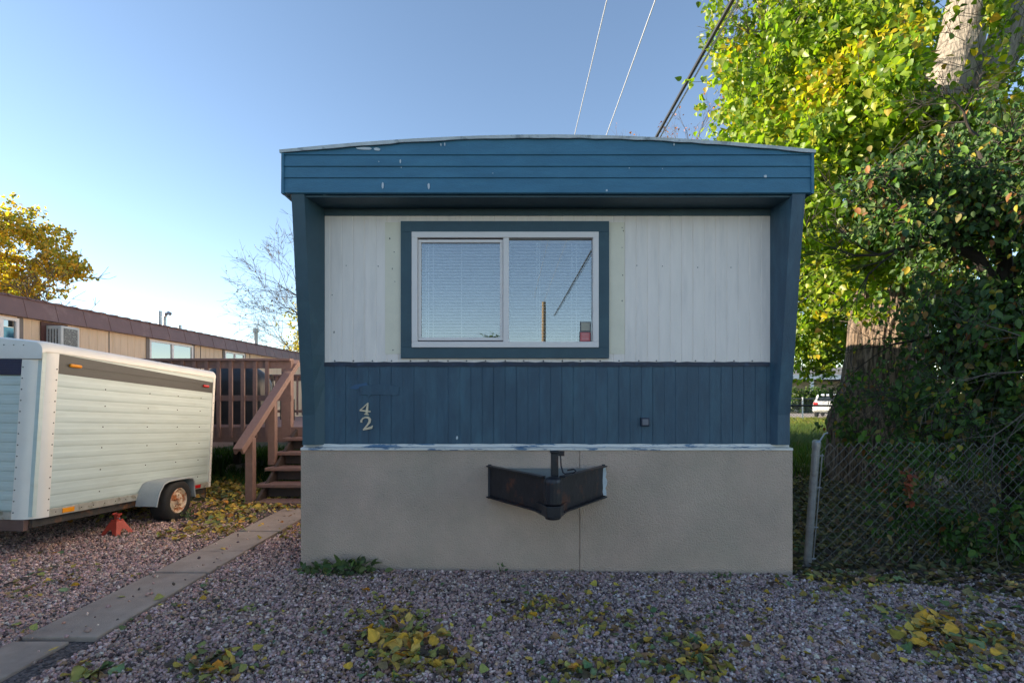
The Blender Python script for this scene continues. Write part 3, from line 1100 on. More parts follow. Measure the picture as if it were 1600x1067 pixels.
# vents on the roof
for px, pt, kind in ((250, 486, 0), (257, 489, 1), (281, 508, 0), (400, 515, 2)):
    X = NXW - (.9 if kind != 2 else .5)
    Y = X * F / (px - CX)
    zt = EYE - (pt - CY) / F * Y
    mb = MB()
    r = .045 if kind != 2 else .07
    if kind == 1:
        mb.tube([(X, Y, 3.18), (X, Y, zt - .12), (X + .03, Y, zt - .03), (X + .10, Y, zt), (X + .16, Y, zt - .03)], r, 10)
    else:
        mb.tube([(X, Y, 3.15), (X, Y, zt)], r, 10)
        if kind == 2:
            mb.tube([(X, Y, zt - .09), (X, Y, zt + .02)], r * 1.5, 10)
    nbp(mb, 'vent_pipe', 'galv')

# air conditioner in the neighbour's wall
ya, yb = nY(76), nY(122)
zt, zb = 2.73, 2.33
ya, yb = 9.21, 9.60
acl = empty('air_conditioner', 'boxy white window air conditioner sticking out of the tan wall', 'air conditioner', (NXW, 9.4, 2.3))


def acp(mb, name, m, **k):
    o = mb.build(name, m, acl, **k)
    o.location = -acl.location
    return o


acp(MB().box(NXW + .02, NXW + .29, ya, yb, zb, zt), 'casing', 'ac_metal', bevel=.012)
acp(MB().box(NXW + .2905, NXW + .296, ya + .05, yb - .05, zb + .04, zt - .04), 'coil', 'ac_coil')
mb = MB()
for k in range(4):
    mb.box(NXW + .06 + k * .05, NXW + .085 + k * .05, ya - .004, ya - .0005, zb + .06, zt - .06)
acp(mb, 'side_louvre', 'ac_coil')
mb = MB()
mb.box(NXW + .013, NXW + .03, ya - .10, ya - .003, 2.2, zt + .06)
mb.box(NXW + .013, NXW + .03, ya - .003, yb + .05, zt + .003, zt + .06)
acp(mb, 'mounting_board', 'dark_brown')

# ------------------------------------------------------------------ deck and stair
DZ, DY, DXR = 1.0, 8.42, -3.52
deck = empty('wooden_deck', 'brown painted wooden deck with railing and steps beside the tan home', 'deck', (-5.0, DY, 0))


def dp(mb, name, m='deck_paint', parent=deck, **k):
    o = mb.build(name, m, None, **k)
    o.parent = parent
    o.location = -deck.location
    return o


DX0, DX1, DYB = NXW + .15, -1.95, 12.6
mb = MB()
y = DY
while y < DYB - .14:
    mb.box(DX0, DX1, y, y + .135, DZ - .035, DZ)
    y += .141
dp(mb, 'floor_board')
for y0, y1 in ((DY - .045, DY - .003), (DYB, DYB + .04)):
    dp(MB().box(DX0, DX1, y0, y1, DZ - .24, DZ - .002), 'rim_board')
mb = MB()
for x in np.arange(DX0 + .3, DX1, .6):
    mb.box(x, x + .04, DY + .0, DYB - .001, DZ - .22, DZ - .036)
dp(mb, 'joist', 'plank_dark')
for x, y in ((P(371, 0, 10.0).x, 10.0), (-7.4, 9.2), (-2.5, 10.2)):
    dp(MB().box(x - .05, x + .05, y - .05, y + .05, .2, DZ - .23), 'support_post', 'plank_dark')
    dp(MB().hexa([(x - .2, y - .16, -.03), (x + .2, y - .16, -.03), (x + .2, y + .16, -.03), (x - .2, y + .16, -.03)], [(x - .13, y - .11, .2), (x + .13, y - .11, .2), (x + .13, y + .11, .2), (x - .13, y + .11, .2)]), 'footing_block', 'concrete_block', bevel=.01)
RZ = DZ + 1.09


def railing(y, x0, x1, step, zt, thick=.06, outer=-1, posts=(), low=.13, mid=None, w=.058):
    mb = MB()
    mb.box(x0, x1, y - .075, y + .075, zt - .04, zt)
    dp(mb, 'top_rail', bevel=.004)
    mb = MB()
    mb.box(x0, x1, y - .018, y + .018, zt - .155, zt - .0405)
    if mid:
        mb.box(x0, x1, y - .018, y + .018, mid - .045, mid + .045)
    else:
        mb.box(x0, x1, y - .018, y + .018, DZ + .10, DZ + .16)
    dp(mb, 'cross_rail', bevel=.003)
    for xp in posts:
        dp(MB().box(xp - .075, xp + .075, y - .020, y + .10, DZ - .18, zt - .0405), 'post', bevel=.004)
    x = x0 + .1
    first = None
    while x < x1 - .08:
        if all(abs(x - xp) > .11 for xp in posts):
            if first is None:
                first = MB().box(-w / 2, w / 2, y + outer * .055 - (.0185 if outer > 0 else 0) + .0, y + outer * .0185 + (.0 if outer < 0 else 0.02), DZ - low, zt - .042)
                o = dp(first, 'baluster', bevel=.003)
                first = o
            else:
                o = first.copy()
                COL.objects.link(o)
                o.parent = deck
            o.location = Vector((x, 0, 0)) - deck.location
        x += step


railing(DY - .03, DX0, DXR - .0, .193, RZ, posts=(DXR - .085, -6.0), low=.17, mid=DZ + .46)
railing(DYB - .15, DX0, DX1, .125, DZ + 1.0, posts=(-4.2,), low=-.04, w=.04)
# steps
for k in range(5):
    y0 = 6.98 + .283 * k
    z = .035 + .192 * k
    w = MB().box(DXR - .03 + (.0 if k else -.02), -2.25, y0 - .02, y0 + .285, z, z + .045)
    dp(w, 'stair_tread', bevel=.006)
mb = MB()
for x in (DXR + .06, -2.35):
    mb.add(*[list(q) for q in (lambda m_: (m_.v, m_.f))(MB().prism([(7.05, -.02), (7.25, -.02), (8.38, .74), (8.38, .97), (7.0, .04)], 'x', x, x + .04))])
for k in range(5):
    y0 = 6.98 + .283 * k
    if k:
        mb.box(DXR + .101, -2.351, y0 + .10, y0 + .115, .035 + .192 * k - .14, .035 + .192 * k - .001)
dp(mb, 'stair_stringer', 'plank_dark')
dp(MB().box(DXR - .062, DXR + .04, 7.04, 7.14, .081, .93), 'newel_post', bevel=.004)
dp(MB().box(DXR - .072, DXR + .028, 7.72, 7.82, .48, 1.40), 'newel_post', bevel=.004)
dp(MB().box(-2.33, -2.23, 7.0, 7.1, .081, .90), 'newel_post', bevel=.004)
for x in (DXR - .025, -2.28):
    a, b = Vector((x, 6.78, .80)), Vector((x, 8.60, 2.07))
    d = (b - a).normalized()
    n = Vector((0, -d.z, d.y))
    hw, ht = .062, .019
    mb = MB()
    bq = [a + Vector((-hw, 0, 0)) - n * ht, a + Vector((hw, 0, 0)) - n * ht, b + Vector((hw, 0, 0)) - n * ht, b + Vector((-hw, 0, 0)) - n * ht]
    tq = [q + n * ht * 2 for q in bq]
    mb.hexa(bq, tq)
    # fascia of the rail
    for q0, q1 in (((-hw, -.075), (-hw + .030, -.020)), ((hw - .030, -.075), (hw, -.020))):
        pb = [a + Vector((q0[0], 0, 0)) + n * q0[1], a + Vector((q1[0], 0, 0)) + n * q0[1], b + Vector((q1[0], 0, 0)) + n * q0[1], b + Vector((q0[0], 0, 0)) + n * q0[1]]
        mb.hexa(pb, [q + n * (q1[1] - q0[1]) for q in pb])
    dp(mb, 'handrail', bevel=.004)

# covered grill on the deck
grill = empty('covered_grill', 'barbecue grill under a black cover standing on the brown deck', 'grill', (-5.0, 9.5, DZ))
mb = MB()
ga = np.random.default_rng(31)
rings = [(.0, .62, .33), (.25, .60, .32), (.55, .60, .32), (.72, .60, .33), (.88, .52, .28), (1.0, .36, .2), (1.04, .2, .1)]
n = 28
for h, rx, ry in rings:
    for k in range(n):
        t = 2 * math.pi * k / n
        c, s = math.cos(t), math.sin(t)
        q = (abs(c) ** 4 + abs(s) ** 4) ** -.25
        fold = 1 + .05 * math.sin(t * 7 + h * 2) * (1 - h * .6) + .02 * ga.uniform(-1, 1)
        mb.v.append((rx * c * q * fold, ry * s * q * fold, h))
for i in range(len(rings) - 1):
    for k in range(n):
        mb.f.append((i * n + k, i * n + (k + 1) % n, (i + 1) * n + (k + 1) % n, (i + 1) * n + k))
mb.f.append(tuple((len(rings) - 1) * n + k for k in range(n)))
mb.build('grill_cover', 'tarp', grill, smooth=True)
mb = MB()
for x in (-.45, .45):
    mb.tube([(x, -.1, .06), (x, .1, .06)], .055, 12)
mb.build('wheel', 'rubber', grill)
# dark metal chair near the top of the steps
ch = empty('patio_chair', 'black metal chair on the deck behind the corner post', 'chair', P(434, 0, 10.6).xy.to_3d() + Vector((0, 0, DZ)), (0, 0, 2.6))
mb = MB()
for x in (-.22, .22):
    mb.tube([(x, -.22, 0), (x, -.22, .42), (x, .22, .42), (x, .27, .9)], .012, 6)
    mb.tube([(x, .22, 0), (x, .22, .42)], .012, 6)
mb.build('chair_frame', 'patio_black', ch)
mb = MB()
for k in range(8):
    mb.box(-.22, .22, -.21 + k * .055, -.17 + k * .055, .432, .44)
mb.build('seat', 'patio_black', ch)
mb = MB()
for k in range(6):
    mb.tube([(-.19 + k * .076, .23, .47), (-.19 + k * .076, .28, .9)], .008, 6)
mb.tube([(-.22, .275, .9), (.22, .275, .9)], .012, 6)
mb.build('backrest', 'patio_black', ch)

# ------------------------------------------------------------------ cargo trailer
TL, TH, TW = 2.58, 1.50, 1.75
tr = empty('cargo_trailer', 'white enclosed cargo trailer with a dark stripe and a flat rusty wheel', 'trailer', (-4.19, 4.57, .419), (R(-3.5), R(.6), R(-1.6)))


def ribbed(mb, fn, z0, z1, a0, a1, n, depth=.006, flip=False):
    """horizontal lapped siding; fn(t, out, z) gives the point at t along the wall"""
    zs = np.linspace(z0, z1, n + 1)
    v, f = [], []
    for i in range(n):
        h = (z1 - z0) / n
        for dz, o in ((0, .0), (h * .10, depth * .8), (h * .2, depth), (h * .5, depth), (h * .62, depth * .55), (h * .9, depth * .25), (h - .0005, 0)):
            v += [fn(a0, o, zs[i] + dz), fn(a1, o, zs[i] + dz)]
    m = len(v) // 2
    for i in range(m - 1):
        q = (2 * i, 2 * i + 1, 2 * i + 3, 2 * i + 2)
        f.append(q[::-1] if flip else q)
    mb.add(v, f)


rc_ = .13
mb = MB()
mb.box(-TW + .02, -.012, .02, TL - .02, .02, TH - .02)
mb.build('body', 'trailer_white', tr)
mb = MB()
ribbed(mb, lambda t, o, z: (o - .004, t, z), .075, 1.285, rc_ - .02, TL - .03, 11, .004)
mb.build('side_panel', 'trailer_white', tr)
mb = MB()
ribbed(mb, lambda t, o, z: (t, .004 - o, z), .075, 1.255, -TW + .15, -rc_ + .02, 14, .004)
mb.build('front_panel', 'trailer_white', tr)
# corner posts, rounded
for xc, a0, a1 in ((0, -90, 0), (-TW, 180, 270)):
    mb = MB()
    cx = xc + (-rc_ if xc == 0 else rc_)
    pts = []
    for k in range(11):
        t = R(a0 + (a1 - a0) * k / 10)
        pts.append((cx + (rc_ + .008) * math.cos(t), rc_ + (rc_ + .008) * math.sin(t)))
    pts = [(pts[0][0] - (.05 if xc == 0 else 0), pts[0][1])] * 0 + pts
    if xc == 0:
        pts = [(cx - .04, -.008)] + pts + [(.008, rc_ + .035)]
    pts += [(cx, rc_)]
    mb.prism(pts, 'z', .0, TH - .017)
    mb.build('corner_post', 'trailer_cap', tr, smooth=True)
mb = MB()
mb.box(-.03, .012, TL - .035, TL + .012, -.0, TH - .017)
mb.build('rear_post', 'trailer_cap', tr, bevel=.006)
# roof with rolled edges, a little crowned
mb = MB()
nx = 14
v, f = [], []
secs = []
rad = .085
for k in range(7):
    t = R(-10 + 100 * k / 6)
    secs.append((.012 - rad + rad * math.cos(t), TH + .0 - rad + .08 + rad * math.sin(t) - .0))
for k in range(1, 9):
    q = k / 8
    secs.append((.012 - rad - (TW - .02) * q / 1.0 * .5, TH + .08 + .055 * math.sin(q * math.pi / 2)))
secs = [(.012, TH - .015)] + secs
mir = [(-TW - x, z) for x, z in secs[::-1]]
sec = secs + mir[1:]
ys2 = [(-.012, -.075, .93), (-.008, -.02, .97), (.03, -.006, .99), (.10, 0, 1.0), (TL * .5, 0, 1), (TL + .015, 0, 1.0)]
for y, dz, sc in ys2:
    for x, z in sec:
        xx = -TW / 2 + (x + TW / 2) * (1.0 if dz > -.01 else (1.0 if z < TH else .985 + .015 * sc))
        v.append((xx, y, z + (dz if z > TH - .05 else 0)))
ns = len(sec)
for i in range(len(ys2) - 1):
    for k in range(ns - 1):
        f.append((i * ns + k, (i + 1) * ns + k, (i + 1) * ns + k + 1, i * ns + k + 1))
f.append(tuple(range(ns)))
f.append(tuple(range((len(ys2) - 1) * ns + ns - 1, (len(ys2) - 1) * ns - 1, -1)))
mb.add(v, f)
mb.build('roof', 'trailer_cap', tr, smooth=True)
# stripes
mb = MB().add([(.003, rc_ + .03, 1.477), (.003, rc_ + .03, 1.295), (.003, TL - .032, 1.273), (.003, TL - .032, 1.42), (-.01, rc_ + .03, 1.477), (-.01, rc_ + .03, 1.295), (-.01, TL - .032, 1.273), (-.01, TL - .032, 1.42)],
              [(0, 1, 2, 3), (7, 6, 5, 4), (0, 4, 5, 1), (1, 5, 6, 2), (2, 6, 7, 3), (3, 7, 4, 0)])
mb.box(.0035, .009, rc_ + .25, TL - .2, 1.375, 1.395)
mb.build('stripe', 'stripe', tr)
mb = MB().add([(-.01, rc_ + .0, TH - .012), (-.01, rc_ + .0, 1.27), (-.01, TL - .032, 1.25), (-.01, TL - .032, TH - .012), (.001, rc_ + .0, TH - .012), (.001, rc_ + .0, 1.27), (.001, TL - .032, 1.25), (.001, TL - .032, TH - .012)],
              [(4, 5, 6, 7)])
mb.build('stripe_backing', 'trailer_white', tr)
mb = MB()
mb.box(-TW + .2, -rc_ - .045, -.006, .01, 1.265, 1.455)
for k in range(8):
    mb.box(-TW + .2, -rc_ - .047, -.009, -.0062, 1.275 + k * .022, 1.285 + k * .022)
mb.build('front_stripe', 'stripe_navy', tr)
# bottom trim
mb = MB()
mb.box(-.004, .009, rc_ + .036, TL - .036, .0, .068)
mb.box(-TW + .15, -rc_ - .041, -.009, .004, .0, .068)
mb.build('bottom_trim', 'alu', tr, bevel=.002)
mb = MB()
rv = np.random.default_rng(6)
for y in np.arange(rc_ + .1, TL - .05, .14):
    mb.lathe([(.006, .009), (.005, .0115), (.001, .013)], 'x', (0, y, .035), 6)
for z in np.arange(.06, TH - .1, .098):
    mb.lathe([(.0065, .008), (.006, .011), (.001, .013)], 'x', (0, rc_ + .02, z), 6)
    mb.lathe([(.0065, -.008), (.006, -.011), (.001, -.013)], 'y', (-rc_ - .025, 0, z), 6)
    mb.lathe([(.005, .012), (.004, .014), (.001, .015)], 'x', (0, TL - .012, z), 6)
for y in (.72, 1.35, 1.85, 2.3):
    for z in (.16, .38, .60, .81, 1.02, 1.19):
        mb.lathe([(.006, .001), (.005, .007), (.001, .009)], 'x', (0, y + rv.uniform(-.01, .01), z), 6)
for x in np.arange(-.7, -.1, .09):
    mb.lathe([(.006, -.008), (.005, -.011), (.001, -.013)], 'y', (x, -.004, TH + .03), 6)
mb.build('rivets', 'rivet', tr)
# frame below
mb = MB()
mb.box(-.10, -.03, .05, TL - .02, -.075, -.002)
mb.box(-TW + .05, -TW + .12, .05, TL - .02, -.075, -.002)
for y in (.3, .9, 1.5, 2.4):
    mb.box(-TW + .125, -.105, y, y + .05, -.075, -.002)
mb.build('chassis', 'rusty_frame', tr)
mb = MB().box(-TW + .1, -.06, -.004, .045, -.10, -.002)
mb.build('front_sill', 'brown_plank', tr, bevel=.004)
# lamps
for nm, y, z, L_, m_ in (('marker_light', .34, 1.385, .13, 'amber'), ('marker_light', TL - .20, 1.355, .12, 'red_lens')):
    mb = MB()
    mb.lathe([(.001, 0), (.013, .004), (.017, .015), (.017, L_ - .015), (.013, L_ - .004), (.001, L_)], 'y', (.012, y - L_ / 2, z), 12)
    mb.build(nm, m_, tr)['label'] = 'amber marker light' if m_ == 'amber' else 'red marker light'
for y, m_ in ((.36, 'amber'), (TL - .28, 'red_lens')):
    mb = MB().box(.0092, .016, y - .065, y + .065, .012, .056)
    mb.build('reflector', m_, tr, bevel=.004)['label'] = 'amber side reflector' if m_ == 'amber' else 'red side reflector'
# fender
WYC, WZC, WR = 1.62, -.052, .245
pth = [(1.12, -.065), (1.135, .02), (1.17, .10), (1.23, .16), (1.32, .185), (1.5, .192), (1.72, .192), (1.80, .18), (1.835, .14), (1.85, .05), (1.875, -.035)]
pth = [(1.22 + (y - 1.12) * .89, z + (.012 if z > .1 else 0)) for y, z in pth]
mb = MB()
n = len(pth)
inner = []
for i, (y, z) in enumerate(pth):
    d = Vector(pth[min(i + 1, n - 1)]) - Vector(pth[max(i - 1, 0)])
    d.normalize()
    inner.append((y + d.y * .010, z - d.x * .010))
v = [(x, y, z) for y, z in pth for x in (.004, .245)] + [(x, y, z) for y, z in inner for x in (.004, .245)]
f = []
for i in range(n - 1):
    a = 2 * i
    f += [(a, a + 2, a + 3, a + 1), (2 * n + a, 2 * n + a + 1, 2 * n + a + 3, 2 * n + a + 2), (a + 1, a + 3, 2 * n + a + 3, 2 * n + a + 1)]
f += [(0, 1, 2 * n + 1, 2 * n)]
mb.add(v, f)
# rolled lip
mb.tube([(.245, y, z - .004) for y, z in pth], .010, 8)
mb.build('fender', 'fender', tr, smooth=True)
# wheel
wh = bpy.data.objects.new('wheel', None)
wh.parent = tr
wh.location = (.13, WYC, WZC)
COL.objects.link(wh)
mb = MB()
mb.lathe([(.16, -.095), (.215, -.098), (.236, -.085), (WR, -.055), (WR + .003, 0), (WR, .055), (.236, .085), (.212, .100), (.165, .100), (.140, .092)], 'x', (0, 0, 0), 40, False)
# flattened at the ground
mb.v = [(x * (1 + .12 * max(0, -z - .18) / .06), y, max(z, -.213)) for x, y, z in mb.v]
mb.build('tyre', 'rubber', wh, smooth=True)
mb = MB()
mb.lathe([(.146, -.08), (.146, .094), (.139, .100), (.130, .090), (.122, .070), (.098, .064), (.085, .082), (.060, .086), (.046, .084), (.042, .105), (.034, .113), (.001, .114)], 'x', (0, 0, 0), 36)
for k in range(5):
    t = 2 * math.pi * k / 5 + .3
    mb.lathe([(.011, .08), (.011, .098), (.006, .102)], 'x', (0, .068 * math.cos(t), .068 * math.sin(t)), 6)
mb.build('rim', 'rusty_rim', wh, smooth=False)
mb = MB().tube([(-.9, 0, 0), (-.09, 0, 0)], .03, 8)
mb.build('axle', 'rusty_frame', wh)

# red jack stand
js = empty('jack_stand', 'small red metal jack stand under the white trailer', 'jack stand', (P(183, 0, 5.5).x, 5.5, gz(-4)), (0, 0, R(-12)))
mb = MB()
js.scale = (.76, .76, .76)
bs, ts = .135, .052
ct = [(-1, -1), (1, -1), (1, 1), (-1, 1)]
for i in range(4):
    (ax, ay), (bx, by) = ct[i], ct[(i + 1) % 4]
    # each side a trapezoid with an arch cut out of its foot
    pa, pb = Vector((ax * bs, ay * bs, .0)), Vector((bx * bs, by * bs, .0))
    ta, tb = Vector((ax * ts, ay * ts, .19)), Vector((bx * ts, by * ts, .19))
    arch = []
    for k in range(7):
        t = k / 6
        q = pa.lerp(pb, .22 + .56 * t)
        up = (ta.lerp(tb, .22 + .56 * t) - q) * (.46 * math.sin(math.pi * t) ** .6)
        arch.append(q + up)
    vs = [pa] + arch + [pb, tb, ta]
    nn = len(vs)
    inn = [Vector((p.x * .96, p.y * .96, p.z)) for p in vs]
    fs = []
    # strip faces left and right of the arch and above it
    top = [ta.lerp(tb, k / 6) for k in range(7)]
    pts = [pa] + arch + [pb]
    tp = [ta] + top + [tb]
    o0 = len(mb.v)
    mb.v += [tuple(p) for p in pts] + [tuple(p) for p in tp] + [(p.x * .955, p.y * .955, p.z) for p in pts] + [(p.x * .955, p.y * .955, p.z) for p in tp]
    k9 = 9
    for k in range(8):
        mb.f.append((o0 + k, o0 + k + 1, o0 + k9 + k + 1, o0 + k9 + k))
        mb.f.append((o0 + 2 * k9 + k, o0 + 3 * k9 + k, o0 + 3 * k9 + k + 1, o0 + 2 * k9 + k + 1))
        mb.f.append((o0 + k, o0 + 2 * k9 + k, o0 + 2 * k9 + k + 1, o0 + k + 1))
mb.build('stand_base', 'red_paint', js)
mb = MB()
mb.box(-.05, .05, -.05, .05, .1905, .21)
mb.box(-.024, .024, -.024, .024, .211, .265)
mb.prism([(-.05, .2655), (-.05, .295), (-.03, .282), (.03, .282), (.05, .295), (.05, .2655)], 'y', -.03, .03)
mb.build('ratchet_post', 'red_paint', js, bevel=.003)
mb = MB().tube([(.03, -.03, .235), (.09, -.05, .24), (.12, -.055, .22)], .007, 6)
mb.build('lever', 'galv', js)

# ------------------------------------------------------------------ chain-link fences
def chain_link(mb, x0, x1, y, z0f, z1f, cell=.094, r=.0018, rng=np.random.default_rng(2), amp=.02):
    """diamond mesh of zigzag wires, a little slack"""
    def warp(x, z):
        q = noise.noise_vector(Vector((x * 1.3, z * 1.7, 4.1)))
        return Vector((x + amp * q.x, y + amp * 1.5 * q.y, z + amp * .7 * q.z * (1 if z > .1 else .4)))
    n = int((x1 - x0) / cell)
    for i in range(n):
        pts = []
        xx = x0 + i * cell
        z = z0f
        k = 0
        while z <= z1f + .001:
            pts.append(warp(xx + (cell / 2) * (1 if (k + i % 2 * 0) % 2 else -.0) + 0, z) + Vector((0, .003 * (1 if k % 2 else -1), 0)))
            z += cell / 2
            k += 1
        mb.tube(pts, r, 4, cap=False)
        pts = []
        z = z0f
        k = 0
        while z <= z1f + .001:
            pts.append(warp(xx + (cell / 2) * (1 if k % 2 else 2), z) + Vector((0, .003 * (-1 if k % 2 else 1), 0)))
            z += cell / 2
            k += 1
        mb.tube(pts, r, 4, cap=False)


fx, fy = 2.637, 4.70
fence = empty('chain_link_fence', 'chain-link fence with a leaning steel end post beside the tan skirting', 'fence', (fx, fy, gz(fx)))


def fp(mb, name, m, par=fence, **k):
    o = mb.build(name, m, None, **k)
    o.parent = par
    o.location = -par.location
    return o


mb = MB()
t0, t1 = Vector((fx, fy, -.1)), Vector((2.705, 4.66, 1.085))
mb.tube([t0, t1], .032, 16)
d = (t1 - t0).normalized()
mb.tube([t1 - d * .05, t1 + d * .002, t1 + d * .018, t1 + d * .026], [.036, .036, .027, .012], 16)
for k in (.12, .36, .66, .9):
    q = t0.lerp(t1, k)
    mb.tube([q - d * .012, q + d * .012], .0355, 16)
fp(mb, 'end_post', 'galv', smooth=False)
mb = MB()
mb.tube([t0 + Vector((.062, 0, .14)), t1 + Vector((.050, 0, -.10))], .006, 6)
for k in (.12, .36, .66, .9):
    q = t0.lerp(t1, k)
    mb.tube([q + Vector((.03, -.005, 0)), q + Vector((.068, -.005, 0))], .007, 6)
mb.tube([t1 + Vector((.02, 0, .0)), t1 + Vector((.075, .01, .075)), t1 + Vector((.105, .01, .085))], .0075, 6)
fp(mb, 'tension_bar', 'galv')
mb = MB()
chain_link(mb, 2.72, 6.4, 4.74, .0, 1.085)
mb.v = [(x - (.04 * (1 - z / 1.08) if x < 3.2 else 0) * (3.2 - x) / .5, y, z - .012 + .014 * math.sin(x * 2.2) * z) for x, y, z in mb.v]
fp(mb, 'wire_mesh', 'wire')
fp(MB().tube([(5.1, 4.80, -.1), (5.1, 4.80, 1.1)], .03, 12), 'line_post', 'galv')

f2 = empty('chain_link_fence', 'chain-link fence with a dark top rail crossing the sunny lawn beyond the trunk', 'fence', (8.2, 15, 0))
mb = MB().tube([(6.4, 15, 1.22), (13.5, 15, 1.20)], .028, 8)
fp(mb, 'top_rail', 'cable_dark', f2)
for x in (7.1, 10.2, 13.4):
    fp(MB().tube([(x, 15, -.1), (x, 15, 1.25)], .03, 8), 'post', 'galv', f2)
mb = MB()
chain_link(mb, 6.4, 13.4, 15.02, .0, 1.2, cell=.09, r=.0025, amp=.01)
fp(mb, 'wire_mesh', 'wire', f2)
f3 = empty('chain_link_fence', 'distant pale chain-link fence in front of the parked car', 'fence', (19, 34.5, 0))
mb = MB().tube([(16, 34.5, 1.30), (30, 34.5, 1.30)], .03, 8)
fp(mb, 'top_rail', 'wire', f3)
for x in (16.2, 19.1, 22.0, 24.9, 27.8):
    fp(MB().tube([(x, 34.5, -.1), (x, 34.5, 1.4)], .045, 8), 'post', 'white_trim', f3)
mb = MB()
chain_link(mb, 16.2, 25, 34.52, .0, 1.28, cell=.14, r=.005, amp=.01)
fp(mb, 'wire_mesh', 'wire', f3)

# ------------------------------------------------------------------ far house and car across the road
fh = empty('porch_house', 'beige house with a white framed porch far beyond the lawn', 'house', (21, 52, 0))


def hh(mb, name, m, **k):
    o = mb.build(name, m, None, **k)
    o.parent = fh
    o.location = -fh.location
    return o


hh(MB().box(20, 44, 53, 62, 0, 3.0), 'wall', 'beige_wall')
mb = MB().prism([(51.8, 2.95), (57, 4.6), (63, 2.95)], 'x', 19.5, 45)
hh(mb, 'roof', 'roof_grey')
mb = MB()
mb.box(19.5, 44, 50.2, 50.45, 3.05, 3.4)
mb.box(19.5, 44, 50.2, 52.99, 3.41, 3.5)
for x in (28.6, 31.9, 38):
    mb.box(x, x + .28, 50.2, 50.45, .3, 3.049)
mb.box(19.5, 31, 50.1, 50.19, .0, .55)
hh(mb, 'porch_frame', 'white_trim')
for x in (25, 35, 40):
    w = hh(MB().box(x, x + 1.6, 52.93, 52.99, 1.2, 2.4), 'window', 'white_trim')
    o = MB().box(x + .1, x + 1.5, 52.91, 52.929, 1.3, 2.3).build('pane', 'car_glass', w)

# parked car, seen from behind
cx, cyy = P(1302, 0, 37.5).x, 37.5
car = empty('parked_car', 'white parked car seen from behind beyond the pale fence', 'car', (cx, cyy, 0), (0, 0, R(-38)))
car.scale = (1.08, 1.08, 1.08)
mb = MB()
W2 = .88
sec = [(-2.2, .42, .95, .97), (-2.12, .35, 1.0, 1.0), (-1.0, .3, 1.03, 1.02), (.8, .3, 1.0, 1.0), (1.7, .32, .9, .97), (2.15, .42, .72, .85)]
v, f = [], []
for y, zb, zt, w in sec:
    v += [(-W2 * w, y, zb), (-W2 * w * 1.02, y, (zb + zt) / 2), (-W2 * w * .95, y, zt), (W2 * w * .95, y, zt), (W2 * w * 1.02, y, (zb + zt) / 2), (W2 * w, y, zb)]
for i in range(len(sec) - 1):
    for k in range(6):
        a, b = i * 6 + k, i * 6 + (k + 1) % 6
        f.append((a, b, b + 6, a + 6))
f += [(5, 4, 3, 2, 1, 0), tuple(len(sec) * 6 - 6 + k for k in range(6))]
mb.add(v, f)
# cabin
cab = [(-2.08, 1.0), (-1.75, 1.42), (-1.2, 1.50), (.1, 1.48), (.9, .99)]
v, f = [], []
for y, z in cab:
    k = (z - .95) / .55
    w = W2 * (.93 - .16 * k)
    v += [(-w, y, z), (w, y, z), (W2 * .93, y, .96), (-W2 * .93, y, .96)]
for i in range(len(cab) - 1):
    for k in range(4):
        a, b = i * 4 + k, i * 4 + (k + 1) % 4
        f.append((a + 4, b + 4, b, a))
mb.add(v, f)
mb.build('body', 'car_paint', car, bevel=.03)
mb = MB()
mb.hexa([(-.66, -2.075, 1.04), (.66, -2.075, 1.04), (.66, -2.03, 1.04), (-.66, -2.03, 1.04)], [(-.60, -1.80, 1.38), (.60, -1.80, 1.38), (.60, -1.76, 1.38), (-.60, -1.76, 1.38)])
mb.build('rear_window', 'car_glass', car)
for s in (-1, 1):
    mb = MB()
    x0, x1 = s * .825, s * .735
    p = [(x0 + s * .01, -1.85, 1.02), (x0 + s * .01, .6, 1.02), (x1 + s * .02, .05, 1.42), (x1 + s * .02, -1.6, 1.40)]
    q = [(x - s * .06, y, z) for x, y, z in p]
    mb.add(p + q, [(0, 1, 2, 3), (7, 6, 5, 4), (0, 4, 5, 1), (1, 5, 6, 2), (2, 6, 7, 3), (3, 7, 4, 0)])
    mb.build('side_window', 'car_glass', car)
    MB().box(min(s * .6, s * .84), max(s * .6, s * .84), -2.23, -2.1, .78, .95).build('tail_light', 'red_lens', car, bevel=.02)
    for y in (-1.35, 1.35):
        w = MB().lathe([(.001, -.1), (.3, -.1), (.33, -.06), (.33, .06), (.3, .1), (.001, .1)], 'x', (s * .78, y, .33), 20).build('wheel', 'rubber', car)
        MB().lathe([(.001, 0), (.2, 0), (.2, .02), (.001, .03)], 'x', (s * .78 + (.1 if s > 0 else -.13), y, .33), 16).build('rim', 'alu', w)
MB().box(-.75, .75, -2.26, -2.19, .45, .60).build('bumper', 'car_paint', car, bevel=.03)
MB().box(-.16, .16, -2.225, -2.19, .68, .80).build('number_plate', 'white_trim', car)

# ------------------------------------------------------------------ cables, pole
pole = empty('utility_pole', 'sunlit wooden utility pole reflected in the window pane', 'pole', (2.6, -34, 0))
MB().tube([(0, 0, -.3), (0, 0, 4), (.02, 0, 9.2)], [.20, .19, .16], 14).build('shaft', 'pole_wood', pole)


def cable(name, label, m, px0, py0, h, r, sag=.35, end=60, twin=None):
    X = (px0 - CX) / (CY - py0) * h
    pts = []
    for i in range(41):
        t = i / 40
        y = -34 + (end + 34) * t
        z = EYE + h - sag * (4 * t * (1 - t)) + sag * 4 * ((12 + 34) / (end + 34)) * (1 - (12 + 34) / (end + 34))
        pts.append((X, y, z))
    mb = MB().tube(pts, r, 6)
    return tag(mb.build(name, m), label, 'cable', 'overhead cables above the mobile home')


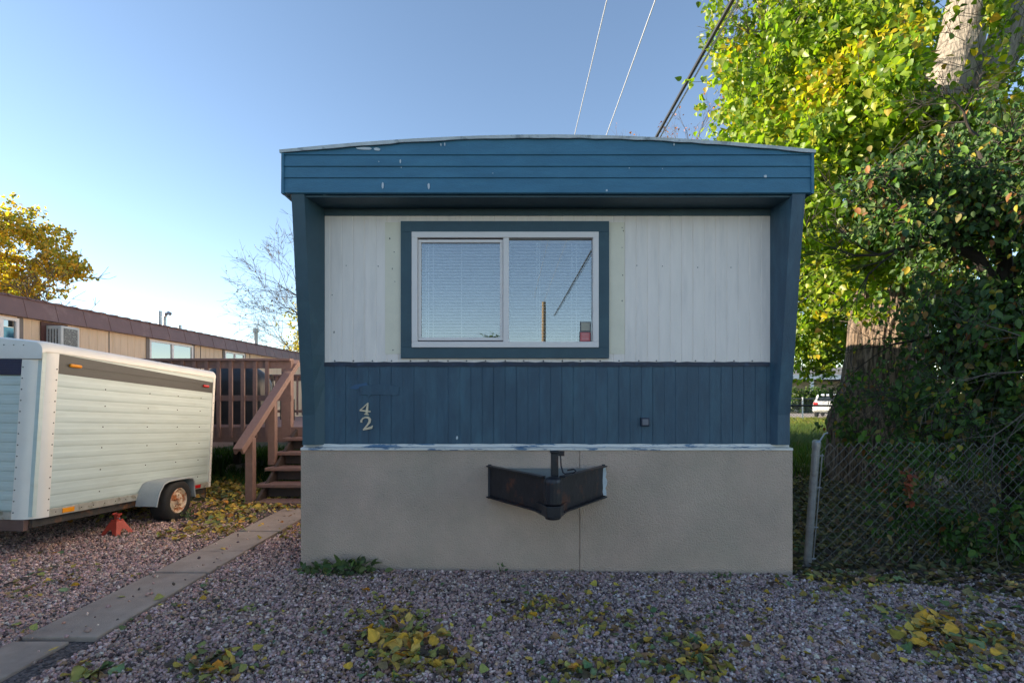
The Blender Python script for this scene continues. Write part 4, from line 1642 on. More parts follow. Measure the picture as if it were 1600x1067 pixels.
cable('overhead_cable', 'thick black overhead cable slanting toward the green tree', 'cable_dark', 1025, 215, 6.2, .036)
cable('overhead_cable', 'thinner grey overhead cable running just beside the thick black one', 'cable_pale', 1031.5, 215, 6.2, .017)
cable('overhead_cable', 'thin pale overhead wire nearer the middle of the blue sky', 'thin_wire', 898, 210, 7.4, .0105, .5)
cable('overhead_cable', 'thin pale overhead wire between the other thin wire and the thick cable', 'thin_wire', 947, 213, 7.2, .0115, .5)

# ------------------------------------------------------------------ trees
GREENS = [(4, (.17, .25, .022)), (3, (.23, .31, .026)), (1.8, (.095, .16, .018)), (1.2, (.33, .34, .03)), (.35, (.46, .38, .028))]


def bark_wob(seed, amp, fq=7):
    def w(i, t, p):
        return 1 + amp * noise.noise(Vector((math.cos(t) * 1.5 + seed, math.sin(t) * 1.5, p.z * .55))) + amp * .75 * abs(math.sin(t * fq + 5.5 * noise.noise(Vector((seed + math.cos(t) * 2, math.sin(t) * 2, p.z * .9))))) * (.6 + .8 * noise.noise(Vector((math.cos(t) * 3, math.sin(t) * 3, p.z * 1.6 + seed)))) + amp * .22 * noise.noise(Vector((math.cos(t) * 9, math.sin(t) * 9, p.z * 3.1)))
    return w


cw = empty('cottonwood_tree', 'huge cottonwood tree with bright green leaves and a thick furrowed trunk', 'tree', (6.6, 9.6, -.1))


def cp(mb, name, m, **k):
    o = mb.build(name, m, None, **k)
    o.parent = cw
    o.location = -cw.location
    return o


mb = MB()
tp = [(6.62, 9.6, -.15, 1.12), (6.60, 9.6, .15, 1.02), (6.58, 9.6, .5, .95), (6.58, 9.6, 1.0, .90), (6.62, 9.6, 1.35, .80), (6.64, 9.6, 1.7, .72), (6.70, 9.6, 2.3, .71), (6.78, 9.6, 3.2, .68), (6.9, 9.6, 4.2, .66), (7.1, 9.6, 5.2, .66), (7.32, 9.6, 5.9, .62)]
dense = []
for i in range(len(tp) - 1):
    for k in range(14):
        t = k / 14
        dense.append([tp[i][j] * (1 - t) + tp[i + 1][j] * t for j in range(4)])
mb.tube([(q[0] + .16, q[1], q[2]) for q in dense], [q[3] * .84 for q in dense], 110, wob=bark_wob(2, .13, 17))
cp(mb, 'trunk', 'bark', smooth=False)
for pts, rad in (([(7.25, 9.6, 5.5), (7.55, 9.4, 6.5), (7.95, 9.3, 7.7), (8.15, 9.2, 9.2), (8.1, 9.2, 11.5)], [.5, .38, .33, .29, .2]),
                 ([(7.35, 9.7, 5.4), (8.2, 9.6, 6.6), (8.95, 9.5, 7.9), (9.5, 9.4, 9.6), (9.9, 9.3, 11.5)], [.42, .34, .30, .26, .18]),
                 ([(7.15, 9.7, 5.0), (6.6, 9.9, 6.6), (6.2, 10.2, 8.2), (6.0, 10.4, 10.5)], [.4, .26, .2, .12])):
    mb = MB()
    dense = []
    for i in range(len(pts) - 1):
        for k in range(6):
            t = k / 6
            dense.append([pts[i][j] * (1 - t) + pts[i + 1][j] * t for j in range(3)] + [rad[i] * (1 - t) + rad[i + 1] * t])
    mb.tube([q[:3] for q in dense], [q[3] for q in dense], 36, wob=bark_wob(pts[0][1], .07, 8))
    cp(mb, 'limb', 'pale_bark')
rt = np.random.default_rng(41)
tips = []
mb = MB()
for s, d, L_, r in (((6.9, 9.2, 4.4), (-1, -.1, .7), 1.5, .09), ((6.3, 10.1, 7.4), (-1, -.1, .5), 1.5, .09), ((7.1, 9.2, 5.0), (-.8, -.5, .6), 1.5, .09), ((6.2, 10.2, 8.2), (-.9, -.2, .8), 1.5, .09)):
    mb = MB()
    branching(mb, s, d, L_, r, 3, tips, rt, .55, 4, (2, 3), .02, .62, .006)
    cp(mb, 'branch', 'pale_bark')
# the leaf curtain: clusters through the volumes the crown fills
vols = [((5.05, 8.9, 5.9), (1.9, 1.7, 2.3), 620), ((5.75, 9.6, 8.7), (2.3, 2.2, 2.4), 640), ((5.9, 8.6, 3.9), (1.2, 1.0, 1.3), 200),
        ((6.9, 12.3, 4.1), (1.25, 1.3, 2.0), 330), ((7.6, 12.9, 2.9), (.9, 1.0, .95), 130), ((7.6, 8.3, 8.2), (1.3, .8, 2.2), 110), ((9.3, 8.6, 7.2), (1.5, 1.0, 2.6), 330), ((7.4, 11.3, 7.4), (2.6, 1.3, 3.2), 420), ((4.3, 7.6, 4.6), (.8, .7, 1.3), 110), ((5.5, 6.9, 5.6), (1.0, .5, 1.1), 90), ((6.9, 6.8, 4.7), (.8, .45, .8), 70), ((6.75, 8.2, 4.9), (.9, .45, 1.3), 130), ((7.4, 8.3, 5.3), (.9, .45, .9), 80),
        ((10.5, 12.5, 4.5), (2.6, 1.6, 3.2), 380)]


def not_home(p):
    return ~((p[:, 0] < 2.75) & (p[:, 2] < 4.0)) & ~((np.hypot(p[:, 0] - 6.7, p[:, 1] - 9.6) < .85) & (p[:, 2] < 4.5))


C = np.concatenate([ellipsoid_points(int(n * 1.35), c, r, rt, .42, not_home) for c, r, n in vols])
lp, ld, ends = leafy_clusters(C, 22, .30, rt, .6)
sunline = 2.3 + .268 * (6.2 - lp[:, 0])
keep = ~((np.abs(lp[:, 0] - 6.7) < .7) & (lp[:, 1] < 9.0) & (lp[:, 2] < 3.3)) & ~((lp[:, 0] < 6.3) & (np.abs(lp[:, 1] - 9.35) < .6) & (lp[:, 2] > sunline - .1) & (lp[:, 2] < sunline + 1.0)) & ~((lp[:, 0] < 7.7) & (np.abs(lp[:, 1] - 9.3) < .45) & (np.abs(lp[:, 2] - 7.6 - .268 * (7.9 - lp[:, 0])) < .9))
keep &= ~((lp[:, 1] < 9.15) & (lp[:, 2] > 1.5 + .575 * lp[:, 1]) & (((lp[:, 0] > .80 * lp[:, 1]) & (lp[:, 0] < .90 * lp[:, 1])) | (lp[:, 0] > .945 * lp[:, 1])) & (rt.uniform(size=len(lp)) > .06))
lp, ld = lp[keep], ld[keep]
n = len(lp)
nm = unit(rt.normal(size=(n, 3)) + np.array([-.35, -.25, .35]))
yel = noise3(lp, .55, 5.0) > .36
cols = pick_cols(n, GREENS, .25, rt)
cy_ = pick_cols(n, [(3, (.50, .39, .022)), (3, (.32, .32, .025)), (.5, (.42, .23, .03)), (2, (.17, .24, .02))], .25, rt)
cols[yel] = cy_[yel]
o = leaves('crown', lp, ld, nm, rt.uniform(.055, .125, n), cols, 'leaf', None, 'cottonwood', .25)
o.parent = cw
o.location = -cw.location
mb = MB()
for (a, b) in ends[::2]:
    mb.tube([a, b], .004, 3, cap=False)
cp(mb, 'twig', 'twig')

# dark leaning shrub tree on the right, in front of the trunk
sh = empty('shrub_tree', 'tall dark leafed shrub tree arching over the chain-link fence', 'tree', (5.6, 6.0, -.05))


def sp_(mb, name, m, par=sh, **k):
    o = mb.build(name, m, None, **k)
    o.parent = par
    o.location = -par.location
    return o


rs2 = np.random.default_rng(77)
mb = MB()
tips = []
for pts, rad in (([(5.75, 6.0, -.1), (5.6, 5.9, 1.0), (5.45, 5.8, 2.2), (5.35, 5.7, 2.95)], [.11, .095, .08, .07]),
                 ([(5.45, 5.8, 2.5), (5.0, 5.65, 3.0), (4.55, 5.6, 3.15), (4.1, 5.5, 3.2)], [.075, .06, .045, .03]),
                 ([(5.35, 5.7, 2.95), (5.2, 5.6, 3.5), (4.95, 5.5, 3.9), (4.85, 5.5, 4.2)], [.07, .055, .035, .015]),
                 ([(5.4, 5.75, 2.7), (5.9, 5.7, 3.5), (6.2, 5.6, 4.4)], [.07, .05, .03]),
                 ([(5.9, 6.1, -.1), (6.2, 6.2, 1.6), (6.1, 6.1, 3.2)], [.08, .07, .05])):
    mb.tube(pts, rad, 9)
for s, d, L_, r in (((5.0, 5.65, 3.0), (-1, -.2, .45), 1.0, .032), ((4.6, 5.6, 3.15), (-1, 0, .1), .9, .028), ((5.2, 5.6, 3.6), (-.6, -.4, .8), .55, .024), ((4.9, 5.5, 4.2), (-1, -.2, .3), .5, .02), ((5.45, 5.8, 2.3), (-1, -.4, .1), 1.1, .03), ((5.6, 5.9, 1.3), (-1, -.5, .2), 1.2, .025), ((5.5, 5.85, 1.7), (-.8, -.8, -.2), 1.1, .02), ((5.9, 5.7, 3.5), (.2, -1, .3), .5, .024), ((5.6, 5.9, .8), (-.9, -.5, .0), 1.1, .018)):
    branching(mb, s, d, L_, r, 3, tips, rs2, .6, 4, (2, 3), -.01, .62, .0035)
sp_(mb, 'trunk', 'dark_twig')
svols = [((4.85, 5.55, 3.5), (1.2, .7, .70), 300), ((5.5, 5.5, 4.0), (1.15, .8, .85), 260), ((4.05, 5.45, 3.5), (.65, .5, .45), 100), ((5.4, 5.5, 2.3), (1.2, .7, .8), 190), ((4.9, 5.6, 2.2), (.55, .5, .55), 60), ((5.4, 5.6, 1.4), (1.25, .7, .7), 170), ((4.5, 5.5, 1.15), (.7, .45, .6), 40), ((5.9, 5.4, 1.0), (1.2, .6, 1.0), 160), ((6.0, 6.8, 2.6), (1.4, .7, 2.2), 210), ((5.0, 5.7, 1.9), (.62, .5, .9), 110), ((5.9, 5.2, 2.6), (.9, .5, 1.2), 120), ((5.7, 7.6, 1.2), (1.3, .6, 1.2), 120)]


def off_hole(p):
    return ~(((p[:, 0] / p[:, 1] * F + CX) > 1500) & (np.abs(EYE - (CY - 395) / F * -p[:, 1] - p[:, 2]) < .14) & (p[:, 1] < 5.9))


C = np.concatenate([ellipsoid_points(int(n * 1.6), c, r, rs2, .55, None, 2.0, .05) for c, r, n in svols])
lp, ld, ends = leafy_clusters(C, 13, .21, rs2, .3)
n = len(lp)
ld = unit(ld + np.array([-.35, -.2, -.35]))
nm = unit(rs2.normal(size=(n, 3)) * .55 + np.array([-.15, -.25, 1.0]))
cols = pick_cols(n, [(5, (.050, .098, .034)), (3, (.075, .14, .038)), (1.6, (.13, .23, .032)), (.6, (.17, .135, .045)), (.4, (.24, .11, .04)), (.4, (.30, .25, .03))], .3, rs2)
o = leaves('crown', lp, ld, nm, rs2.uniform(.035, .10, n), cols, 'dark_leaf', None, 'oval', .2, .25)
o.parent = sh
o.location = -sh.location
mb = MB()
for (a, b) in ends:
    mb.tube([a, b], .0035, 3, cap=False)
sp_(mb, 'twig', 'dark_twig')
# bare pale twigs hanging in its lower half
mb = MB()
tips = []
for s, d in (((5.2, 5.2, 1.75), (-1, -.3, -.15)), ((5.4, 5.1, 1.55), (-1, -.2, -.35)), ((5.3, 5.1, 1.95), (-1, -.1, .15)), ((5.1, 5.0, 1.5), (-.8, -.2, -.5)), ((4.6, 5.0, 1.15), (-.3, -.2, -1))):
    branching(mb, s, d, .9, .009, 2, tips, rs2, .5, 4, (1, 2), -.02, .6, .003, .12)
sp_(mb, 'dead_twig', 'twig')

# low leafy bush growing through the fence, with one red shoot
bu = empty('fence_bush', 'low dark green bush growing through the chain-link fence', 'bush', (3.9, 4.85, -.04))
rb2 = np.random.default_rng(13)
bv = [((3.62, 4.86, .50), (.30, .16, .45), 34), ((3.95, 4.78, .25), (.55, .16, .25), 60), ((4.5, 4.85, .35), (.45, .2, .35), 60), ((4.9, 4.9, .55), (.5, .25, .55), 70), ((3.75, 4.9, .95), (.3, .15, .18), 16), ((5.6, 4.95, .5), (.6, .3, .6), 80)]
C = np.concatenate([ellipsoid_points(n, c, r, rb2, .6, None, 2.2, -.05) for c, r, n in bv])
lp, ld, ends = leafy_clusters(C, 9, .13, rb2, .2)
n = len(lp)
lp[:, 2] = np.maximum(lp[:, 2], .0)
nm = unit(rb2.normal(size=(n, 3)) * .6 + np.array([0, -.5, .9]))
cols = pick_cols(n, [(4, (.035, .080, .020)), (3, (.050, .11, .022)), (1.2, (.085, .14, .022)), (.6, (.16, .13, .04)), (.3, (.2, .09, .03))], .3, rb2)
o = leaves('foliage', lp, ld, nm, rb2.uniform(.035, .085, n), cols, 'dark_leaf', None, 'oval', .15, .2)
o.parent = bu
o.location = -bu.location
mb = MB()
for (a, b) in ends:
    mb.tube([a, b], .003, 3, cap=False)
for x in (3.5, 3.7, 3.9, 4.2, 4.5, 4.8, 5.2, 5.6):
    mb.tube([(x, 4.86, -.05), (x + .05, 4.84, .3), (x - .02, 4.86, .65), (x + .04, 4.85, .9)], .005, 4)
o = mb.build('stem', 'dark_twig')
o.parent = bu
o.location = -bu.location
n = 46
tt = rb2.uniform(0, 1, n)
c0, c1 = P(1412, 728, 4.72), P(1428, 790, 4.70)
lp = np.array(c0)[None] * (1 - tt[:, None]) + np.array(c1)[None] * tt[:, None] + rb2.normal(size=(n, 3)) * .018
ld = unit(rb2.normal(size=(n, 3)) + np.array([.2, -.2, -.8]))
nm = unit(rb2.normal(size=(n, 3)) * .5 + np.array([0, -.9, .5]))
o = leaves('red_shoot', lp, ld, nm, rb2.uniform(.03, .06, n), pick_cols(n, [(2, (.20, .045, .016)), (1, (.16, .08, .02))], .3, rb2), 'dry_leaf', None, 'oval')
o.parent = bu
o.location = -bu.location
tag(o, 'rusty red shoot of small leaves')

# ivy patch by the trunk base, clinging to the bark
iv = empty('trunk_ivy', 'dark ivy leaves clinging to the furrowed cottonwood trunk', 'ivy', (6.9, 8.7, 0))
n = 900
th = rt.uniform(-2.1, .2, n) - .3
zz = rt.uniform(.2, 3.6, n)
rr_ = .74 + .42 * np.exp(-zz * 1.6) + rt.uniform(.0, .14, n)
lp = np.c_[6.66 + rr_ * np.cos(th), 9.6 + rr_ * np.sin(th), zz]
keep = (noise3(lp, 1.1, 2.0) > -.02) & (lp[:, 0] > 6.45 + .25 * np.sin(zz * 3))
lp = lp[keep]
n = len(lp)
o = leaves('ivy_leaves', lp, unit(rt.normal(size=(n, 3)) + np.array([0, -.3, -.8])), unit(rt.normal(size=(n, 3)) * .5 + np.array([0, -1, .4])), rt.uniform(.07, .13, n), pick_cols(n, [(3, (.03, .065, .022)), (1, (.06, .10, .02)), (.5, (.15, .08, .03))], .3, rt), 'dark_leaf', None, 'lobed')
o.parent = iv
o.location = -iv.location


def simple_tree(name, label, base, trunk_pts, rad, vols, per, spread, size, table, seed, bark='twig', leafm='leaf', shape='oval', branches=(), bdepth=3, nscale=.7, thr=-.1, fold=.2, cat='tree', group=None, minr=.006, grav=.03, bspread=.55):
    t = empty(name, label, cat, base, group=group)
    rg = np.random.default_rng(seed)
    mb = MB()
    tips = []
    mb.tube(trunk_pts, rad, 12)
    for s, d, L_, r in branches:
        branching(mb, s, d, L_, r, bdepth, tips, rg, bspread, 4, (2, 3), grav, .7, minr)
    o = mb.build('trunk', bark)
    o.parent = t
    o.location = -t.location
    if vols:
        C = np.concatenate([ellipsoid_points(n, c, r, rg, .5, None, nscale, thr) for c, r, n in vols])
        lp, ld, ends = leafy_clusters(C, per, spread, rg, .4)
    else:
        lp = np.zeros((0, 3))
    return t, rg, tips, lp, (ld if len(lp) else lp)


def add_crown(t, lp, ld, rg, size, table, leafm='leaf', shape='oval', jitter=.3, up=.5, name='crown'):
    n = len(lp)
    nm = unit(rg.normal(size=(n, 3)) + np.array([-.3, -.2, up]))
    o = leaves(name, lp, ld, nm, rg.uniform(size[0], size[1], n), pick_cols(n, table, jitter, rg), leafm, None, shape)
    o.parent = t
    o.location = -t.location
    return o


# autumn tree behind the tan home
Yt = 17.0
AUT = [(3, (.56, .36, .045)), (2, (.40, .31, .04)), (1.5, (.24, .23, .04)), (1, (.58, .32, .05))]
bx, bz = P(-30, 0, Yt).x, 0
t, rg, tips, lp, ld = simple_tree('maple_tree', 'golden brown autumn tree with bare lower branches behind the tan home', (bx, Yt, 0),
    [(bx, Yt, -.1), (bx + .1, Yt, 2.2), (bx + .2, Yt, 3.6)], [.3, .24, .2],
    [((P(40, 0, Yt).x, Yt, P(0, 379, Yt).z), (1.25, 1.6, 1.0), 230), ((P(-25, 0, Yt).x, Yt, P(0, 364, Yt).z), (1.5, 1.8, 1.5), 320), ((P(95, 0, Yt).x, Yt - .2, P(0, 419, Yt).z), (.85, 1.1, .55), 95), ((P(15, 0, Yt).x, Yt, P(0, 429, Yt).z), (1.6, 1.6, .75), 170), ((P(60, 0, Yt).x, Yt, P(0, 460, Yt).z), (.9, 1, .35), 36), ((P(10, 0, Yt).x, Yt, P(0, 460, Yt).z), (1.2, 1, .4), 60)],
    12, .2, (.07, .12), AUT, 51,
    branches=[((bx + .2, Yt, 3.4), (1, -.1, .35), 1.4, .075), ((bx + .2, Yt, 3.3), (1, .1, .25), 1.8, .07), ((bx + .2, Yt, 3.5), (.5, -.3, .8), .9, .08), ((bx + .1, Yt, 3.2), (1, -.2, .12), 1.7, .06), ((bx + .2, Yt, 3.6), (0, 0, 1), 1.3, .12), ((bx + .2, Yt, 3.6), (-.6, .2, .9), 1.3, .1)], bdepth=4, minr=.011)
add_crown(t, lp, ld, rg, (.085, .15), AUT)

# bare tree and yellow-leafed tree behind the corner of the home on the left
Yt = 21.0
bx = P(520, 0, Yt).x
t, rg, tips, lp, ld = simple_tree('bare_tree', 'nearly leafless grey tree reaching out from behind the blue home', (bx, Yt, 0),
    [(bx, Yt, -.1), (bx - .05, Yt, 2.5), (bx - .1, Yt, 5.0), (bx - .1, Yt, 7.5)], [.22, .18, .13, .07], None, 0, 0, None, None, 61,
    branches=[((bx - .1, Yt, 4.0), (-1, 0, .42), 1.75, .045), ((bx - .1, Yt, 4.9), (-.75, -.2, .8), 1.75, .045), ((bx - .1, Yt, 5.6), (-.6, .1, .9), 1.7, .045), ((bx - .1, Yt, 3.7), (-1, .1, .2), 1.5, .035), ((bx - .1, Yt, 3.2), (-1, -.1, .25), 1.5, .035), ((bx - .1, Yt, 5.5), (.6, 0, 1), 1.8, .05), ((bx - .1, Yt, 6.5), (-.3, 0, 1), 1.2, .04)], bdepth=4, minr=.006, grav=.015, bspread=.5)
pick = rg.choice(len(tips), 160)
lp = np.array([tuple(tips[i][0]) for i in pick]) + rg.normal(size=(160, 3)) * .05
add_crown(t, lp, unit(rg.normal(size=(160, 3)) - np.array([0, 0, .6])), rg, (.05, .09), [(2, (.25, .16, .03)), (1, (.15, .10, .03))], 'dry_leaf', name='last_leaves')
Yt = 27.0
bx = P(474, 0, Yt).x
YEL = [(3, (.42, .30, .02)), (2, (.34, .27, .03)), (1, (.2, .18, .03))]
t, rg, tips, lp, ld = simple_tree('yellow_tree', 'small yellow leafed tree between the tan home and the blue home', (bx, Yt, 0),
    [(bx, Yt, -.1), (bx, Yt, 2.0), (bx, Yt, 4.2)], [.15, .12, .07],
    [((bx - .2, Yt, 4.6), (1.2, 1.2, 1.6), 70), ((bx - .7, Yt, 3.6), (1.1, 1, .9), 60), ((bx + .1, Yt, 6.0), (.9, .9, .9), 30)], 8, .22, None, None, 71,
    branches=[((bx, Yt, 2.4), (-1, 0, .6), 1.7, .045), ((bx, Yt, 3.0), (-.6, -.2, 1), 1.8, .045), ((bx, Yt, 3.2), (.6, 0, 1), 1.7, .04), ((bx, Yt, 4.0), (-.1, .1, 1), 1.7, .045), ((bx, Yt, 2.2), (-1, .2, .3), 1.6, .04)], bdepth=4, minr=.005, thr=.0)
add_crown(t, lp, ld, rg, (.09, .15), YEL)

# tall bare tree whose top shows above the roof
Yt = 26.0
bx = P(1058, 0, Yt).x
t, rg, tips, lp, ld = simple_tree('bare_tree', 'bare treetop with a few rusty leaves showing above the blue roof', (bx, Yt, 0),
    [(bx, Yt, -.1), (bx, Yt, 6.5), (bx, Yt, 11.8), (bx + .1, Yt, 13.6)], [.35, .28, .16, .08], None, 0, 0, None, None, 81,
    branches=[((bx, Yt, 11.9), (-.9, 0, .9), 1.9, .05), ((bx, Yt, 12.6), (.7, .1, .9), 1.7, .05), ((bx + .1, Yt, 13.3), (.5, 0, 1), 1.4, .04), ((bx, Yt, 11.3), (-1, 0, .8), 2.2, .05), ((bx, Yt, 11.0), (.9, 0, .9), 2.4, .06)], bdepth=3, minr=.006)
pick = rg.choice(len(tips), 220)
lp = np.array([tuple(tips[i][0]) for i in pick]) + rg.normal(size=(220, 3)) * .08
add_crown(t, lp, unit(rg.normal(size=(220, 3))), rg, (.09, .15), [(2, (.35, .14, .04)), (1, (.25, .10, .04))], 'dry_leaf', name='last_leaves')

# growth that closes the view beyond the lawn and behind the shrub
DG = [(3, (.04, .08, .02)), (2, (.06, .11, .02)), (1, (.10, .13, .02))]
for nm, lab, x, y, h, rx, tab, sd_ in (('bushy_tree', 'dark green bushy tree standing beside the porch house', 26.8, 47.8, 2.3, 2.6, DG, 91),
                                      ('bushy_tree', 'rusty orange bushy tree rising above the porch house roof', 31.5, 66, 7.2, 4.0, [(2, (.25, .12, .03)), (2, (.15, .13, .03)), (1, (.3, .16, .03))], 92),
                                      ('bushy_tree', 'yellow green bushy tree behind the porch house', 39, 68, 8.0, 5.0, [(2, (.16, .18, .03)), (1, (.10, .13, .02))], 93),
                                      ('bushy_tree', 'broad green tree behind the shrub tree at the picture edge', 17.0, 15.5, 6.5, 3.6, GREENS, 95)):
    k = 1.0 if y < 20 else 1.6
    t, rg, tips, lp, ld = simple_tree(nm, lab, (x, y, 0), [(x, y, -.1), (x, y, h * .35), (x + .1, y, h * .6)], [.16, .12, .06],
        [((x, y, h * .55), (rx, rx * .8, h * .45), int(260)), ((x - rx * .4, y, h * .3), (rx * .8, rx * .6, h * .3), 110), ((x + rx * .4, y, h * .35), (rx * .8, rx * .6, h * .33), 110)], 10, .26 * k, None, None, sd_,
        branches=[((x, y, h * .3), (-.6, 0, .8), h * .25, .05), ((x, y, h * .35), (.6, 0, .8), h * .25, .05)], bdepth=2, nscale=.8)
    add_crown(t, lp, ld, rg, (.10 * k, .17 * k), tab)
# unseen evergreen, added beyond the tan home to keep the yard in shade
x, y = -14.5, 2.6
t, rg, tips, lp, ld = simple_tree('added_shade_tree', 'tall evergreen added out of view behind the tan home to shade the yard', (x, y, 0), [(x, y, -.1), (x, y, 3), (x, y, 7)], [.3, .25, .08],
    [((x, y, 4.5), (1.8, 3.0, 1.8), 420), ((x, y, 6.4), (1.4, 2.4, 1.3), 260)], 10, .35, None, None, 98, thr=-.6)
add_crown(t, lp, ld, rg, (.25, .42), DG)
# tree mirrored in the glass, across the road behind the viewer
x, y = -2.2, -42.0
t, rg, tips, lp, ld = simple_tree('conifer_tree', 'dark tree top reflected low in the window beside the centre bar', (x, y, 0), [(x, y, -.1), (x, y, 4), (x, y, 7.0)], [.25, .2, .05],
    [((x, y, 5.6), (2.4, 1.8, 1.3), 240), ((x, y, 3.4), (3.2, 2.6, 1.5), 300), ((x + .3, y, 6.7), (1.0, .8, .8), 70)], 8, .4, None, None, 99)
add_crown(t, lp, ld, rg, (.18, .3), DG)

# ------------------------------------------------------------------ grass
def grass(name, x0, x1, y0, y1, n, h0, h1, table, seed, label, maskf=None, w=.006):
    rg = np.random.default_rng(seed)
    p = np.c_[rg.uniform(x0, x1, n), rg.uniform(y0, y1, n)]
    k = noise3(np.c_[p, p[:, 0] * 0], 1.2, seed) > -.15
    if maskf is not None:
        k &= maskf(p)
    p = p[k]
    n = len(p)
    h = rg.uniform(h0, h1, n)
    a = rg.uniform(0, 2 * math.pi, n)
    lean = unit(rg.normal(size=(n, 2))) * rg.uniform(.1, .6, (n, 1)) * h[:, None]
    wv = np.c_[np.cos(a), np.sin(a)] * w * rg.uniform(.7, 1.4, (n, 1))
    z0 = -.0119 * np.clip(p[:, 0], -4, 4) - .02
    V = np.zeros((n, 5, 3))
    V[:, 0, :2], V[:, 1, :2] = p - wv, p + wv
    V[:, 2, :2], V[:, 3, :2] = p + wv * .8 + lean * .35, p - wv * .8 + lean * .35
    V[:, 4, :2] = p + lean
    V[:, 0, 2] = V[:, 1, 2] = z0
    V[:, 2, 2] = V[:, 3, 2] = z0 + h * .55
    V[:, 4, 2] = z0 + h
    b = (np.arange(n) * 5)[:, None]
    o = fast_mesh(name, V.reshape(-1, 3), b + np.array([[0, 1, 2, 4, 3]]), 'blade', np.repeat(pick_cols(n, table, .3, rg), 5, axis=0))
    tag(o, label, 'grass', kind='stuff')
    return o


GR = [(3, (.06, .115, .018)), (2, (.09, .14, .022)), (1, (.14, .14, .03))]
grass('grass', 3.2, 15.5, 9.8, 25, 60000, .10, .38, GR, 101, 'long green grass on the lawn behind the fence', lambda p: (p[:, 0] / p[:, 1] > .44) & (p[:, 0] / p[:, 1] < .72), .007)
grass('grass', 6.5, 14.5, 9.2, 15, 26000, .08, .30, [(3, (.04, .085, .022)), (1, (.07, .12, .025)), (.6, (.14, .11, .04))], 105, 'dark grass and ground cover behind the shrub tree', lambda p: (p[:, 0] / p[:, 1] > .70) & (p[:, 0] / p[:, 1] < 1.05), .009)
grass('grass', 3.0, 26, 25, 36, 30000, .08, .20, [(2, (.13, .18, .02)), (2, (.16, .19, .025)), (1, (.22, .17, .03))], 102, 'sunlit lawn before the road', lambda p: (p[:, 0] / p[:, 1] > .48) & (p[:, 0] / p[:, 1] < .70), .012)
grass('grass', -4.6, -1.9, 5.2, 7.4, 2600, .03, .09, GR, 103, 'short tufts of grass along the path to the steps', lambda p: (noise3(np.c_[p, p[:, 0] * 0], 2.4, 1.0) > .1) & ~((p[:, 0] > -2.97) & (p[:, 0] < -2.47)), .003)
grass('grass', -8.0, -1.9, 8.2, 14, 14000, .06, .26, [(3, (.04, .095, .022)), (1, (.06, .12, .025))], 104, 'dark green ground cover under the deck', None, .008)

# leafy weed at the foot of the skirting and other small sprouts
def sprout(name, label, cat, c, rx, ry, h, n, size, table, seed):
    rg = np.random.default_rng(seed)
    t = empty(name, label, cat, c)
    p = np.c_[rg.normal(0, rx * .5, n), rg.normal(0, ry * .5, n), rg.uniform(.01, h, n)]
    d = unit(np.c_[p[:, 0] * 1.5, p[:, 1] * 1.5 - .02, rg.uniform(-.2, .5, n)] + rg.normal(size=(n, 3)) * .25)
    nm = unit(rg.normal(size=(n, 3)) * .45 + np.array([0, -.3, 1]))
    o = leaves('foliage', p, d, nm, rg.uniform(size[0], size[1], n), pick_cols(n, table, .3, rg), 'dark_leaf', t, 'oval', .15, .2)
    mb = MB()
    for i in range(0, n, 3):
        mb.tube([(p[i, 0] * .4, p[i, 1] * .4, -.01), tuple(p[i])], .0018, 3, cap=False)
    mb.build('stem', 'dark_twig', t)
    return t


WG = [(3, (.085, .125, .050)), (2, (.11, .16, .06)), (1, (.17, .19, .08))]
c = P(503, 893, 4.36)
sprout('leafy_weed', 'green leafy weed at the left corner of the tan skirting', 'weed', (c.x, 4.36, gz(c.x)), .17, .08, .06, 60, (.04, .075), WG, 201)
c = P(553, 890, 4.38)
sprout('leafy_weed', 'broader green leafy weed growing against the tan skirting', 'weed', (c.x, 4.37, gz(c.x)), .18, .08, .10, 90, (.05, .09), WG, 202)
c = P(782, 885, 4.40)
sprout('leafy_weed', 'tiny grey green sprig against the middle of the skirting', 'weed', (c.x, 4.42, gz(c.x)), .03, .02, .09, 8, (.025, .04), WG, 203)
c = P(1130, 893, 4.40)
sprout('leafy_weed', 'low dark weed at the foot of the right skirting panel', 'weed', (c.x, 4.38, gz(c.x)), .12, .05, .03, 24, (.02, .04), WG, 204)
c = P(297, 812, 6.3)
sprout('leafy_weed', 'small green weed growing beside the flat trailer tyre', 'weed', (c.x, 6.2, .04), .08, .06, .09, 26, (.03, .06), WG, 205)

# ------------------------------------------------------------------ fallen leaves
LC = {'yellow': ((.76, .44, .05), (.66, .43, .09)), 'olive': ((.36, .33, .08), (.29, .29, .08)), 'green': ((.12, .22, .09), (.17, .25, .11)), 'orange': ((.60, .25, .035), (.50, .22, .05)), 'brown': ((.26, .15, .075), (.36, .24, .13))}
rl = np.random.default_rng(301)
leaf_meshes = {}


